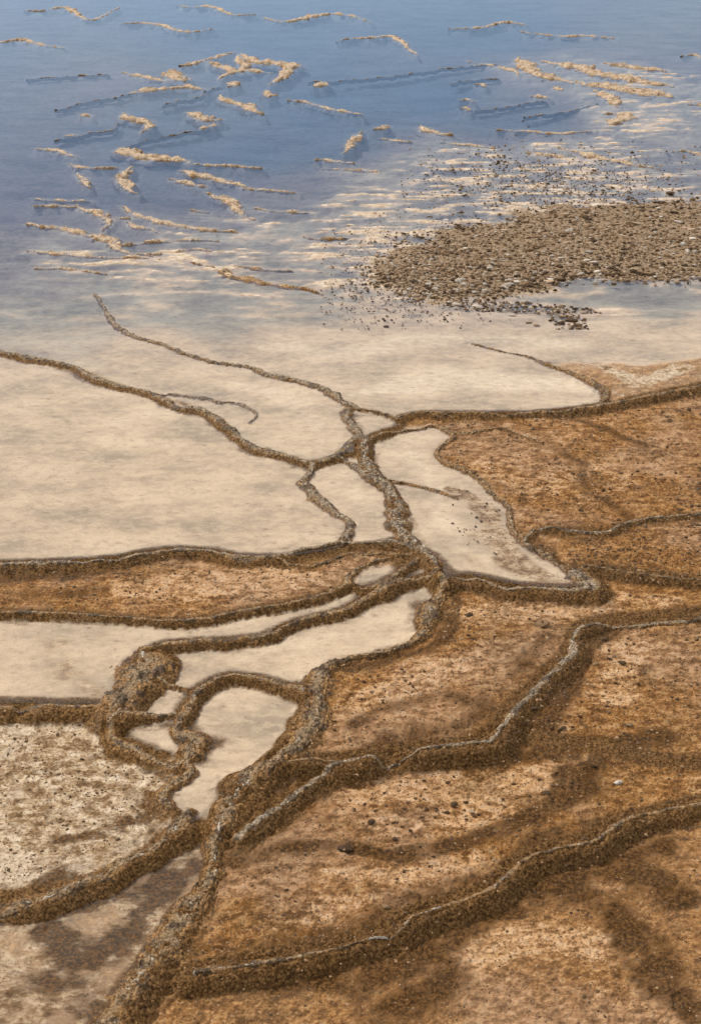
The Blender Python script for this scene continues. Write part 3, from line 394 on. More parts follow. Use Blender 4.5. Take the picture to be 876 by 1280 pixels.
# pale ridges breaking the far water: tile pixels of two enlargements
FAR = [
 (T(60,60,[(195,300,14),(215,290,22),(240,300,26),(265,314,22),(300,320,18),(350,318,16),(400,324,16),(418,335,8)]), 'tan', 'thickest pale ridge bending through the blue water at the left'),
 (T(60,60,[(378,352,10),(400,356,14),(440,366,14),(480,375,13),(530,388,11),(585,402,6)]), 'tan', 'pale ridge continuing below the thickest one towards the right'),
 (T(60,60,[(242,338,6),(222,355,12),(214,372,13),(222,392,14),(240,408,12),(270,418,8)]), 'tan', 'short pale ridge dropping from under the thickest ridge'),
 (T(60,60,[(220,186,12),(232,200,16),(262,208,14),(288,216,11),(286,232,9),(268,246,5)]), 'tan', 'hooked pale ridge in the blue water at the upper left'),
 (T(60,60,[(398,186,10),(425,194,18),(455,204,18),(478,206,12),(508,205,6)]), 'tan', 'stubby pale ridge alone in the blue water'),
 (T(60,60,[(478,218,9),(460,226,12),(436,233,8)]), 'tan', 'small pale islet just below the stubby ridge'),
 (T(60,60,[(495,136,10),(512,146,14),(540,160,10),(570,168,12),(600,180,13),(625,191,7)]), 'tan', 'slanting pale ridge in the upper middle of the blue water'),
 (T(60,60,[(362,64,18),(368,78,22),(388,90,20),(410,86,10)]), 'tan', 'rounded pale lump near the top'),
 (T(60,60,[(380,52,12),(405,46,14),(430,42,8),(470,30,8),(540,10,8)]), 'tan', 'pale streak above the rounded lump'),
 (T(60,60,[(440,36,8),(475,44,12),(505,54,12),(540,66,14),(580,62,12),(610,66,12),(645,74,6)]), 'tan', 'pale ridge crossing the top middle of the water'),
 (T(60,60,[(545,20,10),(552,40,12),(570,52,10),(545,66,10),(510,78,8),(490,92,6)]), 'tan', 'forked pale ridge falling from the top edge'),
 (T(60,60,[(560,15,14),(600,38,16),(650,44,18),(700,54,18),(682,74,14),(655,94,14),(636,106,8)]), 'tan', 'broad pale hook at the top, left of the open blue water'),
 (T(60,60,[(236,130,8),(270,124,13),(310,118,11),(360,115,10),(400,112,14),(430,116,14),(460,120,6)]), 'tan', 'level pale ridge below the rounded lump'),
 (T(60,60,[(213,70,6),(260,78,8),(310,90,8),(345,98,5)]), 'tan', 'thin pale line at the top left'),
 (T(60,60,[(-40,288,7),(20,294,9),(50,302,9),(90,316,5)]), 'tan', 'pale ridge entering from the left edge, uppermost'),
 (T(60,60,[(62,332,6),(90,342,9),(130,345,5),(210,347,4)]), 'tan', 'small pale line under the left edge ridge'),
 (T(60,60,[(86,362,6),(100,380,9),(128,402,6)]), 'tan', 'tiny slanting pale ridge near the left edge'),
 (T(60,60,[(82,452,8),(110,464,12),(145,472,13),(162,486,11),(172,505,9),(163,528,6)]), 'tan', 'crooked pale ridge at the left above the long one'),
 (T(60,60,[(210,455,8),(235,470,12),(270,484,11),(320,498,10),(370,510,11),(430,520,11),(490,525,9),(550,532,5)]), 'tan', 'long pale ridge through the middle left water'),
 (T(60,60,[(-60,508,10),(20,518,11),(80,528,11),(135,540,14),(175,555,15),(195,576,12),(250,590,8),(310,600,5)]), 'tan', 'long pale ridge entering from the left edge, middle one'),
 (T(60,60,[(-60,584,7),(20,592,8),(100,598,8),(190,608,5)]), 'tan', 'thin pale ridge entering from the left edge, lowest'),
 (T(60,60,[(455,416,8),(478,428,14),(510,436,13),(545,450,13),(545,468,12),(570,484,9),(600,496,5)]), 'tan', 'pale ridge with a kink in the centre of the water'),
 (T(60,60,[(350,376,6),(390,386,9),(430,394,8),(465,402,5)]), 'tan', 'thin pale line left of the kinked ridge'),
 (T(60,60,[(410,616,5),(455,630,9),(510,648,13),(545,660,15),(590,670,15),(640,680,14),(690,686,11),(740,694,7),(800,712,4)]), 'rust', 'rust brown ridge where the blue water meets the cream flats'),
 (T(60,60,[(530,628,5),(570,631,8),(630,638,8),(715,642,4)]), 'rust', 'thin rust line just above the rust brown ridge'),
 (T(60,60,[(736,542,4),(770,549,8),(820,550,8),(880,548,4)]), 'rust', 'short rust brown streak in the middle of the pale flats'),
 (T(60,60,[(690,150,5),(740,156,7),(800,170,7),(850,182,7),(910,192,4)]), 'tan', 'thin pale line in the open blue water'),
 (T(60,60,[(624,124,6),(636,132,12),(640,142,6)]), 'tan', 'tiny pale islet below the broad hook'),
 (T(60,60,[(765,112,6),(785,104,12),(800,98,6)]), 'tan', 'tiny pale islet right of the broad hook'),
 (T(60,60,[(520,112,6),(535,104,11),(545,96,6)]), 'tan', 'tiny pale islet between the stubby ridge and the top ridges'),
 (T(60,60,[(90,192,6),(110,194,9),(128,196,5)]), 'tan', 'tiny pale islet at the left below the thin line'),
 (T(60,60,[(48,254,6),(70,250,11),(90,250,6)]), 'tan', 'tiny pale islet near the left edge'),
 (T(60,60,[(-60,92,3),(20,84,3),(100,80,4),(180,74,3)]), 'dark', 'dark hairline in the water at the top left corner'),
 (T(60,60,[(20,180,3),(70,164,4),(150,150,4),(240,132,3)]), 'dark', 'dark hairline slanting below the top left thin line'),
 (T(60,60,[(20,268,3),(110,248,4),(180,236,6),(215,216,4)]), 'dark', 'dark hairline ending at the hooked pale ridge'),
 (T(60,60,[(215,288,4),(260,272,4),(330,254,4),(420,240,3),(470,232,3)]), 'dark', 'dark hairline rising from the thickest ridge to the islet'),
 (T(60,60,[(330,166,3),(370,154,6),(420,142,4),(500,110,3)]), 'dark', 'dark hairline in the water left of the slanting ridge'),
 (T(420,60,[(525,25,12),(540,44,18),(565,66,18),(615,84,18),(650,92,14),(690,102,8)]), 'tan', 'pale ridge at the top, left of the right hand ridges'),
 (T(420,60,[(590,38,10),(640,44,20),(690,54,26),(730,66,22),(780,76,20),(840,88,24),(900,100,24),(980,110,20)]), 'tan', 'widest pale ridge at the top right'),
 (T(420,60,[(690,96,12),(740,104,24),(790,110,26),(840,118,28),(900,128,28),(980,140,20)]), 'tan', 'pale crust shelf under the widest top right ridge'),
 (T(420,60,[(740,122,8),(775,134,16),(800,152,14),(806,172,8)]), 'tan', 'pale spur hanging below the top right shelf'),
 (T(420,60,[(770,190,8),(810,188,20),(840,194,18),(815,212,18),(775,224,8)]), 'tan', 'pale patch of crust near the right edge'),
 (T(420,60,[(770,42,6),(820,50,14),(880,58,12),(960,66,8)]), 'tan', 'pale streak in the top right corner'),
 (T(420,60,[(380,38,5),(440,48,8),(490,58,9),(520,70,9),(526,80,5)]), 'tan', 'thin pale bend at the top right of the open blue water'),
 (T(420,60,[(242,224,6),(258,236,12),(290,244,10),(340,252,5)]), 'tan', 'small pale bow where the blue water turns shallow'),
 (T(420,60,[(76,238,6),(62,254,11),(45,274,10),(36,288,9),(20,304,5)]), 'tan', 'short upright pale ridge at the edge of the open blue water'),
 (T(420,60,[(108,234,6),(130,230,11),(150,224,6)]), 'tan', 'pale speck right of the short upright ridge'),
 (T(420,60,[(545,300,6),(590,306,12),(640,312,12),(685,322,6)]), 'tan', 'low pale ridge above the gravel bank'),
 (T(420,60,[(640,288,5),(690,300,9),(740,312,11),(800,324,10),(850,334,8),(920,344,6)]), 'tan', 'pale ridge above the gravel bank at the right edge'),
 (T(420,60,[(400,104,5),(420,104,10),(440,110,5)]), 'tan', 'tiny pale islet in the right of the open blue water'),
 (T(420,60,[(625,112,5),(640,116,10),(655,122,5)]), 'tan', 'tiny pale islet below the top ridge at the right'),
 (T(60,60,[(415,334,4),(480,338,5),(560,341,5),(625,346,4)]), 'tan', 'long hairline of lime from the end of the thickest ridge'),
 (T(60,60,[(-40,434,4),(30,438,5),(130,440,4)]), 'tan', 'short hairline of lime near the left edge, upper'),
 (T(60,60,[(-40,456,4),(40,457,5),(90,459,4)]), 'tan', 'short hairline of lime near the left edge, lower'),
 (T(60,60,[(165,486,4),(200,488,6),(245,490,4)]), 'tan', 'little bar of lime joining two crooked ridges'),
 (T(60,60,[(228,498,4),(250,512,8),(290,520,7),(330,534,4)]), 'tan', 'wavy lime line under the long middle ridge'),
 (T(60,60,[(180,575,4),(260,562,5),(340,556,5),(440,552,5),(500,556,4)]), 'tan', 'very long faint lime line at the foot of the blue water'),
 (T(60,60,[(250,592,4),(330,590,6),(420,580,5),(480,584,4)]), 'tan', 'faint lime line running on from the long left ridge'),
 (T(60,60,[(410,466,4),(440,468,5),(475,470,4)]), 'tan', 'tiny hairline of lime in the lilac water'),
 (T(60,60,[(120,600,4),(190,604,6),(250,600,5),(330,612,4)]), 'tan', 'short lime line above the cream flats at the left'),
 (T(60,60,[(-40,634,4),(30,636,5),(110,642,5),(180,650,4)]), 'tan', 'lowest faint lime line at the left edge'),
 (T(60,60,[(560,404,4),(640,408,5),(720,418,4)]), 'tan', 'faint lime line right of the slanting ridge end'),
 (T(60,60,[(590,460,4),(660,470,6),(760,474,4)]), 'tan', 'faint lime line right of the kinked ridge'),
 (T(420,60,[(-60,322,4),(10,326,6),(60,332,4)]), 'tan', 'faint lime line below the upright ridge, upper'),
 (T(420,60,[(-40,345,4),(50,350,7),(140,358,4)]), 'tan', 'faint lime line below the upright ridge, lower'),
 (T(420,60,[(126,260,4),(170,264,6),(226,270,4)]), 'tan', 'faint lime line left of the small pale bow'),
 (T(420,60,[(300,270,4),(380,278,6),(460,290,4)]), 'tan', 'faint lime line right of the small pale bow'),
 (T(420,60,[(460,236,4),(540,238,6),(640,246,6),(740,238,4)]), 'tan', 'long faint lime line above the pebbles in the water'),
 (T(420,60,[(-80,96,3),(40,92,4),(180,78,4),(330,58,4),(470,46,3)]), 'dark', 'longest dark hairline across the open blue water'),
 (T(420,60,[(330,102,3),(400,92,4),(470,84,3)]), 'dark', 'short dark hairline under the longest one'),
 (T(420,60,[(400,180,3),(500,168,4),(600,150,3)]), 'dark', 'dark hairline in the water at the right'),
 (T(420,60,[(540,200,3),(640,186,4),(760,158,3)]), 'dark', 'dark hairline beside the pale patch at the right'),
 (T(420,60,[(355,150,4),(380,148,8),(400,156,4)]), 'tan', 'tiny pale islet in the middle of the right hand blue water'),
 (T(420,60,[(360,174,4),(374,172,7),(390,180,4)]), 'tan', 'tinier pale islet just under the middle one'),
 (T(420,60,[(560,138,4),(590,140,9),(615,146,4)]), 'tan', 'small pale islet left of the top right shelf'),
]
for k in (0, 2, 4, 5, 7, 8, 11, 12, 13, 14, 15):       # the field of ridges runs on beyond the top of the picture and its sides
    ex, ey, L_ = [(-20,52,60),(60,40,50),(150,30,70),(250,46,60),(330,22,80),(420,50,60),(470,14,70),(560,34,60),(650,40,70),(720,20,90),(800,48,60),(850,70,50),(30,12,70),(220,6,60),(860,130,40),(840,190,40)][k]
    q = random.Random(900 + k)
    FAR.append(([(ex + 1.7 * t * L_, ey + q.choice([-7, 6, 12]) * t * q.uniform(.2, 1.6) + q.uniform(-1.5, 1.5), 3 + q.uniform(2, 7) * math.sin(3.14 * min(max(t, .1), .9))) for t in (0, .2, .45, .7, 1)], 'tan', 'low pale ridge of lime far out in the blue water'))
def resample(P, z, step):
    """Catmull-Rom through the points unprojected at height z; returns x, y, half width in metres"""
    x, y = unproj([p[0] for p in P], [p[1] for p in P], z)
    hw = np.array([p[2] for p in P]) * 0.5 * px_size(x, y, z)
    Q = np.stack([x, y, hw], 1); Q = np.vstack([2 * Q[0] - Q[1], Q, 2 * Q[-1] - Q[-2]])
    outp = []
    for i in range(1, len(Q) - 2):
        n = max(2, int(np.hypot(*(Q[i + 1] - Q[i])[:2]) / step)); t = np.linspace(0, 1, n, endpoint=False)[:, None]
        a, b, c, d = Q[i - 1], Q[i], Q[i + 1], Q[i + 2]
        outp.append(0.5 * (2 * b + (c - a) * t + (2 * a - 5 * b + 4 * c - d) * t ** 2 + (3 * b - a - 3 * c + d) * t ** 3))
    S = np.vstack(outp + [Q[-2][None]])
    S[:, 2] = np.maximum(S[:, 2], 0.002)
    return S
def cellidx(x, y): return np.clip(((y - Y0) / DX).round().astype(int), 0, len(gy) - 1), np.clip(((x - X0) / DX).round().astype(int), 0, len(gx) - 1)
def smooth1(a, n):
    k = np.hanning(2 * n + 3)[1:-1]; k /= k.sum(); return np.convolve(np.pad(a, n, mode='edge'), k, mode='valid')

poolmask = np.array([1.0 if REG[n][0] == 'pool' else 0.0 for n in NAMES])
isA = blur((LAB <= 1).astype(float), 1.5)
dep_small = 0.62 * blur(tab(2)[LAB] * (LAB > 1), 1.5)
bedA = bed_upper(GX, GY)
dry_B = blur(1 - poolmask[LAB], 2.5)
LEV_B = blur(LEVEL, 2.5) * (1 - dry_B) + blur(LEVEL, 8.0) * dry_B
uneven = 0.006 * fbm(GX * 3.1, GY * 3.1, 3, 3) + 0.0035 * fbm(GX * 22, GY * 22, 3, 8)
G0 = LEV_B + isA * bedA - dep_small + dry_B * uneven + (1 - dry_B) * 0.0022 * fbm(GX * 9, GY * 14, 3, 13) * (1 - isA)
K = np.zeros(GX.shape); CR = np.full(GX.shape, -9.0); SK = np.zeros(GX.shape)
RIMDATA = []
def level_guess(P):
    """height to trace a rim at: the highest terrace touching its middle"""
    zs = []
    for p in P:
        z = 0.0
        for it in range(3):
            x, y = unproj(p[0], p[1], z); r, c = cellidx(x, y); q = 4
            z = LEVEL[max(r - q, 0):r + q + 1, max(c - q, 0):c + q + 1].max()
        zs.append(z)
    return np.array(zs)
def carry_on(P):         # rims that leave the picture run on outside it
    P = list(P)
    if P[0][0] < -50: P[:0] = [(P[0][0] - 170, P[0][1] + 16, P[0][2]), (P[0][0] - 80, P[0][1] + 2, P[0][2])]
    if P[-1][0] > 860: P += [(P[-1][0] + 70, P[-1][1] + 4, P[-1][2]), (P[-1][0] + 150, P[-1][1] - 12, P[-1][2]), (P[-1][0] + 230, P[-1][1] - 10, P[-1][2] * .7)]
    return P
for ri, (P, hgt, style, crest, label) in enumerate(RIMS):
    P = carry_on(P); zl = level_guess(P); zl = np.array([zl[max(0, i - 1):i + 2].mean() for i in range(len(zl))])
    S = []
    x, y = [], []
    for p, z in zip(P, zl):
        a, b = unproj(p[0], p[1], z + hgt * .7); x.append(float(a)); y.append(float(b))
    wpx = np.array([p[2] for p in P], float); hw = wpx * (1 + 0.32 * sstep(20, 40, wpx)) * 0.5 * np.array([px_size(a, b, 0) for a, b in zip(x, y)])
    Q = np.stack([x, y, hw], 1); Q = np.vstack([2 * Q[0] - Q[1], Q, 2 * Q[-1] - Q[-2]])
    step = 0.006
    for i in range(1, len(Q) - 2):
        n = max(2, int(np.hypot(*(Q[i + 1] - Q[i])[:2]) / step)); t = np.linspace(0, 1, n, endpoint=False)[:, None]
        a, b, c, d = Q[i - 1], Q[i], Q[i + 1], Q[i + 2]
        S.append(0.5 * (2 * b + (c - a) * t + (2 * a - 5 * b + 4 * c - d) * t ** 2 + (3 * b - a - 3 * c + d) * t ** 3))
    S = np.vstack(S + [Q[-2][None]]); S[:, 2] = np.maximum(S[:, 2], 0.004)
    s = np.arange(len(S)) * step
    tx = np.gradient(S[:, 0]); ty = np.gradient(S[:, 1]); L = np.hypot(tx, ty) + 1e-9
    wob = np.minimum(S[:, 2] * .8, .016) * (noise(s * 9, s * 0 + ri, 60) + 0.7 * noise(s * 28, s * 0 + ri, 61))
    S[:, 0] += -ty / L * wob; S[:, 1] += tx / L * wob
    S[:, 2] *= 0.84 * (1 + 0.9 * noise(s * 2.4, s * 0 + ri * 2.7, 67)); S[:, 2] *= 1 + 0.45 * noise(s * 6, s * 0 + ri * 3.1, 66) + 0.5 * noise(s * 16, s * 0 + ri * 3.1, 62) + 0.4 * noise(s * 45, s * 0 + ri * 3.1, 63)
    r, c = cellidx(S[:, 0], S[:, 1]); top = np.empty(len(S))
    for j in range(len(S)):
        q = int((S[j, 2] * 1.1 + 0.02) / DX) + 1
        top[j] = LEVEL[max(r[j] - q, 0):r[j] + q + 1, max(c[j] - q, 0):c[j] + q + 1].max()
    lev = smooth1(top, 8); top = smooth1(top, 8) + 0.36 * hgt * (1 + 0.5 * noise(s * 7, s * 0 + ri, 64) + 0.35 * noise(s * 25, s * 0 + ri, 65))
    for j in range(0, len(S)):
        hwj = S[j, 2]; rad = hwj * 1.7 + 0.055; q = int(rad / DX) + 1
        a0, a1, b0, b1 = max(r[j] - q, 0), r[j] + q + 1, max(c[j] - q, 0), c[j] + q + 1
        if a1 <= a0 or b1 <= b0: continue
        d = np.hypot(GX[a0:a1, b0:b1] - S[j, 0], GY[a0:a1, b0:b1] - S[j, 1])
        LW = LEVEL[a0:a1, b0:b1]; fall = np.maximum(lev[j] - LW, 0)
        low = fall > 0.004; stepped = (fall[d < hwj * 1.3 + 0.02].max() if (d < hwj * 1.3 + 0.02).any() else 0) > 0.008
        kd = 1 - sstep(0.40, 1.12, d / (hwj + 0.003 + 1.3 * fall))             # the face falls off gently downstream
        ku = 1 - sstep(0.12, 1.0, d / (hwj + 0.003)) if stepped else 1 - sstep(0.42, 1.12, d / (hwj + 0.003))   # and the pool laps up to the crest upstream
        k = np.where(low, kd, ku)
        m = k > K[a0:a1, b0:b1]
        K[a0:a1, b0:b1][m] = k[m]; CR[a0:a1, b0:b1][m] = top[j]
        sk = 1 - sstep(0.35, 1.0, d / rad)
        sk = sk * np.where(LEVEL[a0:a1, b0:b1] < lev[j] - 0.004, 1.0, 0.30)
        SK[a0:a1, b0:b1] = np.maximum(SK[a0:a1, b0:b1], sk)
    RIMDATA.append((S, top))
CRb = np.where(K > 0, CR, G0)
G = G0 + np.maximum(CRb - G0, 0) * K
G = 0.6 * G + 0.4 * blur(G, 0.8)
KS = np.maximum(blur(K, 1.0), 0.75 * blur(SK, 2.0) * dry_B); SKm = blur(SK, 1.2)
# the skirt is broad and brown below a rim, narrow on the pool side
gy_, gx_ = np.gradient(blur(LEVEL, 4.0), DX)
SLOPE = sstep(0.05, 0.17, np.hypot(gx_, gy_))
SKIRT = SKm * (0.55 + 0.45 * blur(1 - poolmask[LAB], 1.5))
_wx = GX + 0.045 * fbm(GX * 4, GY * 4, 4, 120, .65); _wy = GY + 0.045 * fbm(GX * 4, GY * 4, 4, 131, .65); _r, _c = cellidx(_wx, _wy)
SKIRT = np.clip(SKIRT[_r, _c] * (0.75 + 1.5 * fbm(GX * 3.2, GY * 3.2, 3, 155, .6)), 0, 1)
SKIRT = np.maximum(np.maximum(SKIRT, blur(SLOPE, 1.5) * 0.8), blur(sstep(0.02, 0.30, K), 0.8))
ORANGE = blur(tab(3)[LAB], 2.0); MOTTLE = blur(tab(4)[LAB], 4.0)

# dark wet streaks on the terraces, traced: (points with width, strength)
STAINS = [
 ([(240,1085,40),(300,1075,36),(360,1062,26),(420,1056,20),(480,1062,22),(540,1062,24),(590,1050,30),(640,1032,34),(690,1010,36),(720,985,38),(735,960,34),(760,940,36),(830,925,40)], .85, -.29),
 ([(320,1045,34),(360,1015,36),(400,990,34),(440,972,30),(500,962,28),(560,955,26),(620,945,30),(680,940,30),(760,935,26)], .8, -.29),
 ([(640,935,30),(670,915,36),(690,890,34),(712,860,32),(730,830,26),(740,800,18),(780,786,14)], .75, -.225),
 ([(690,985,26),(715,960,30),(740,950,20)], .9, -.29),
 ([(330,1185,34),(420,1160,30),(500,1130,28),(570,1105,26),(610,1085,28),(650,1060,26),(720,1035,26),(770,1015,24)], .55, -.29),
 ([(420,1215,40),(500,1190,40),(580,1160,40),(640,1130,50),(700,1095,50),(760,1075,40),(830,1060,50)], .75, -.39),
 ([(700,1110,60),(760,1130,60),(800,1170,60),(830,1220,70)], .6, -.39), ([(440,1230,60),(520,1190,50),(560,1220,60),(480,1280,80)], .6, -.39), ([(780,1080,60),(840,1120,60)], .8, -.39), ([(770,1150,40),(800,1210,50),(860,1260,60)], .8, -.39), ([(330,1230,40),(420,1225,50),(520,1215,30)], .8, -.39),
 ([(440,905,30),(480,890,22),(540,868,26),(580,872,26),(610,880,30),(560,905,34),(480,925,30)], .55, -.15),
 ([(420,835,22),(460,832,18),(500,822,16),(535,808,18),(556,785,18),(566,755,14),(585,738,9),(640,745,9),(700,750,10),(750,745,12)], .9, -.15),
 ([(640,845,26),(665,815,26),(690,790,18)], .55, -.15),
 ([(706,523,8),(727,527,12),(750,535,14),(772,546,14),(800,558,16)], .7, -.052),
 ([(690,558,12),(706,568,18),(720,582,16),(732,600,14),(745,620,16),(776,640,18),(800,650,14)], .6, -.052),
 ([(510,522,8),(560,527,7),(620,530,8),(650,545,10)], .5, -.052),
 ([(560,556,10),(580,548,8),(640,552,8)], .5, -.052),
 ([(690,668,12),(740,672,14),(790,665,14)], .5, -.085),
 ([(-20,725,34),(68,718,32),(120,714,26),(165,706,20),(215,697,12),(268,698,12)], .85, -.085),
 ([(40,745,30),(90,742,26),(130,735,20)], .5, -.085),
 ([(68,1050,26),(120,1042,22),(170,1025,24),(200,1010,22)], .85, -.235),
 ([(150,945,22),(190,962,24),(212,980,26),(196,1002,22)], .6, -.235),
 ([(60,1110,40),(120,1104,34),(170,1090,34),(215,1062,40)], .8, -.34),
 ([(60,1165,40),(110,1200,50),(180,1150,40),(225,1105,30)], .9, -.35), ([(40,1230,60),(120,1260,60)], .6, -.35), ([(60,1140,24),(130,1132,24),(190,1112,26),(232,1085,24)], .9, -.35), ([(90,1180,40),(150,1190,40)], .35, -.35),
 ([(330,990,40),(370,975,30),(400,960,20)], .6, -.235),
]
STAIN = np.zeros(GX.shape)
for P, stg, z in STAINS:
    S = resample(P, z * LSC, 0.02)
    for sx, sy, hw in S:
        rad = hw * 1.5; q = int(rad / DX) + 1; r, c = cellidx(np.array(sx), np.array(sy))
        a0, a1, b0, b1 = max(r - q, 0), r + q + 1, max(c - q, 0), c + q + 1
        d = np.hypot(GX[a0:a1, b0:b1] - sx, GY[a0:a1, b0:b1] - sy)
        STAIN[a0:a1, b0:b1] = np.maximum(STAIN[a0:a1, b0:b1], stg * (1 - sstep(0.25, 1.0, d / rad)))
STAIN = blur(STAIN, 2.0); STAIN = np.clip(STAIN[_r, _c] * (1 + 0.9 * fbm(GX * 9, GY * 9, 4, 140, .65)), 0, 1)

# pale patches on the terraces, white and brown films on the pool beds: (points with width, strength, level)
PALES = [([(575,765,50),(640,768,60),(720,760,50),(760,752,26)], .9, -.15), ([(440,880,50),(500,855,60),(570,830,70),(650,805,50)], .7, -.15),
 ([(440,1000,40),(520,985,60),(600,990,80),(690,965,50),(740,950,20)], 1.0, -.29), ([(480,1030,50),(580,1025,50),(660,1000,40)], .6, -.29), ([(420,1090,30),(500,1095,50),(570,1085,56),(605,1078,36)], .9, -.29), ([(330,1160,40),(400,1135,50),(460,1125,40)], .6, -.29),
 ([(590,1190,50),(660,1175,70),(740,1185,60)], .8, -.39), ([(720,1110,30),(770,1105,30)], .4, -.39),
 ([(740,805,40),(790,820,50),(770,870,50)], .75, -.225), ([(700,910,26),(680,925,20)], .5, -.225), ([(780,790,40),(860,830,60)], .4, -.225),
 ([(150,735,36),(200,733,60),(260,730,70),(340,725,70),(410,718,40)], 1.0, -.085), ([(730,625,30),(780,600,40)], .4, -.052), ([(600,580,40),(660,610,60),(740,590,50)], .42, -.052),
 ([(760,745,20),(830,750,30)], .7, -.15)]
PALE = np.zeros(GX.shape); WHITE = np.zeros(GX.shape)
for P, stg, z in PALES:
    for sx, sy, hw in resample(P, z * LSC, 0.02):
        rad = hw * 1.6; q = int(rad / DX) + 1; r, c = cellidx(np.array(sx), np.array(sy))
        a0, a1, b0, b1 = max(r - q, 0), r + q + 1, max(c - q, 0), c + q + 1
        d = np.hypot(GX[a0:a1, b0:b1] - sx, GY[a0:a1, b0:b1] - sy)
        PALE[a0:a1, b0:b1] = np.maximum(PALE[a0:a1, b0:b1], stg * (1 - sstep(0.1, 1.0, d / rad)))
PALE = PALE[_r, _c]
for P, stg, z in [([(450,490,30),(540,475,90),(620,475,100),(700,480,60),(750,490,30)], .85, 0), ([(330,430,40),(420,440,50),(520,425,60),(640,425,60),(720,430,40)], .6, 0), ([(300,480,40),(360,500,50),(400,530,40)], .5, -.002), ([(430,590,30),(460,640,40)], .4, -.036), ([(500,560,40),(540,600,40),(560,660,40),(600,700,30)], .45, -.056),
  ([(230,560,40),(150,530,60),(330,500,30)], .25, -.03), ([(290,890,60),(340,880,50)], .35, -.215), ([(300,820,26),(440,790,30),(510,760,30)], .3, -.165)]:
    for sx, sy, hw in resample(P, z * LSC, 0.02):
        rad = hw * 1.6; q = int(rad / DX) + 1; r, c = cellidx(np.array(sx), np.array(sy))
        a0, a1, b0, b1 = max(r - q, 0), r + q + 1, max(c - q, 0), c + q + 1
        d = np.hypot(GX[a0:a1, b0:b1] - sx, GY[a0:a1, b0:b1] - sy)
        WHITE[a0:a1, b0:b1] = np.maximum(WHITE[a0:a1, b0:b1], stg * (1 - sstep(0.1, 1.0, d / rad)))
WHITE = WHITE[_r, _c]
FILMS = [([(560,610,16),(585,620,30),(608,640,34),(622,670,40),(640,700,50),(680,722,44),(715,730,24)], .9, -.056),
 ([(600,650,30),(590,690,50),(620,715,40)], .34, -.056),
 ([(66,800,50),(80,840,60),(110,865,50)], .42, -.125), ([(150,800,20),(130,840,40)], .25, -.125),
 ([(745,455,16),(775,468,26),(800,480,30),(850,460,40)], .9, 0), ([(700,458,8),(740,480,16),(775,494,14)], .8, 0), ([(640,438,6),(690,450,8),(730,440,10),(790,425,14)], .35, 0), ([(600,380,14),(680,392,16),(760,395,12)], .5, 0), ([(700,412,6),(750,430,6),(800,448,6)], .5, 0),
 ([(70,1175,40),(130,1150,36),(200,1115,26)], .35, -.35), ([(480,555,6),(470,580,10),(500,620,12),(525,670,14),(545,700,12)], .5, -.056)]
for P, stg, z in FILMS:
    for sx, sy, hw in resample(P, z * LSC, 0.02):
        rad = hw * 1.5; q = int(rad / DX) + 1; r, c = cellidx(np.array(sx), np.array(sy))
        a0, a1, b0, b1 = max(r - q, 0), r + q + 1, max(c - q, 0), c + q + 1
        d = np.hypot(GX[a0:a1, b0:b1] - sx, GY[a0:a1, b0:b1] - sy)
        MOTTLE[a0:a1, b0:b1] = np.maximum(MOTTLE[a0:a1, b0:b1], stg * (1 - sstep(0.2, 1.0, d / rad)))
MOTTLE = np.clip(MOTTLE * (1 + 0.8 * fbm(GX * 7, GY * 7, 4, 150, .65)), 0, 1)

GRAVEL = [(489,312),(515,302),(547,289),(592,279),(637,277),(654,267),(687,259),(740,257),(798,256),(900,250),(1100,255),(1100,345),(900,350),(798,349),(752,349),(728,347),(700,356),(678,363),(640,370),(613,374),(575,375),(540,372),(514,368),(480,360),(456,355),(466,342),(477,330)]
GWX, GWY = unproj([p[0] for p in GRAVEL], [p[1] for p in GRAVEL], 0.0)
GW = list(zip(GWX, GWY))
def bilin(F, x, y):
    u = np.clip((x - X0) / DX, 0, len(gx) - 1.001); v = np.clip((y - Y0) / DX, 0, len(gy) - 1.001)
    i = u.astype(int); j = v.astype(int); a = u - i; b = v - j
    return (F[j, i] * (1 - a) + F[j, i + 1] * a) * (1 - b) + (F[j + 1, i] * (1 - a) + F[j + 1, i + 1] * a) * b
FARS = []; FD = 0.025; MND = np.zeros((int(17 / FD), int(14 / FD)))      # shoals that carry the far ridges
for ri, (P, style, label) in enumerate(FAR):
    S = resample(P, 0.0, 0.02); s = np.arange(len(S)) * 0.02
    dark = style == 'dark'
    tx = np.gradient(S[:, 0]); ty = np.gradient(S[:, 1]); L = np.hypot(tx, ty) + 1e-9
    wob = (np.maximum(S[:, 2], .035) * 1.15 if not dark else 0.09) * (noise(s * 3, s * 0 + ri, 160) + 0.7 * noise(s * 9, s * 0 + ri, 161))
    S[:, 0] += -ty / L * wob; S[:, 1] += tx / L * wob
    fr = s / s[-1]; S[:, 2] *= 0.3 + 0.7 * sstep(0, .32, np.minimum(fr, 1 - fr))
    S[:, 2] *= (1.30 if not dark else 0.75) * (1 + 0.55 * noise(s * 4, s * 0 + ri, 162) + 0.45 * noise(s * 13, s * 0 + ri, 163))
    S[:, 2] = np.maximum(S[:, 2], 0.008)
    FARS.append(S)
    for sx, sy, hw in S:
        rad = hw * 1.15 + 0.03; r = int((sy - 8.5) / FD); c = int((sx + 7) / FD); q = int(rad / FD) + 1
        if r - q < 0 or r + q >= MND.shape[0] or c - q < 0 or c + q >= MND.shape[1]: continue
        yy, xx = np.mgrid[r - q:r + q + 1, c - q:c + q + 1]
        d = np.hypot(xx * FD - 7 - sx, yy * FD + 8.5 - sy)
        MND[r - q:r + q + 1, c - q:c + q + 1] = np.maximum(MND[r - q:r + q + 1, c - q:c + q + 1], (1 - sstep(0.55, 1.0, d / rad)) * (0.3 if dark else 1))

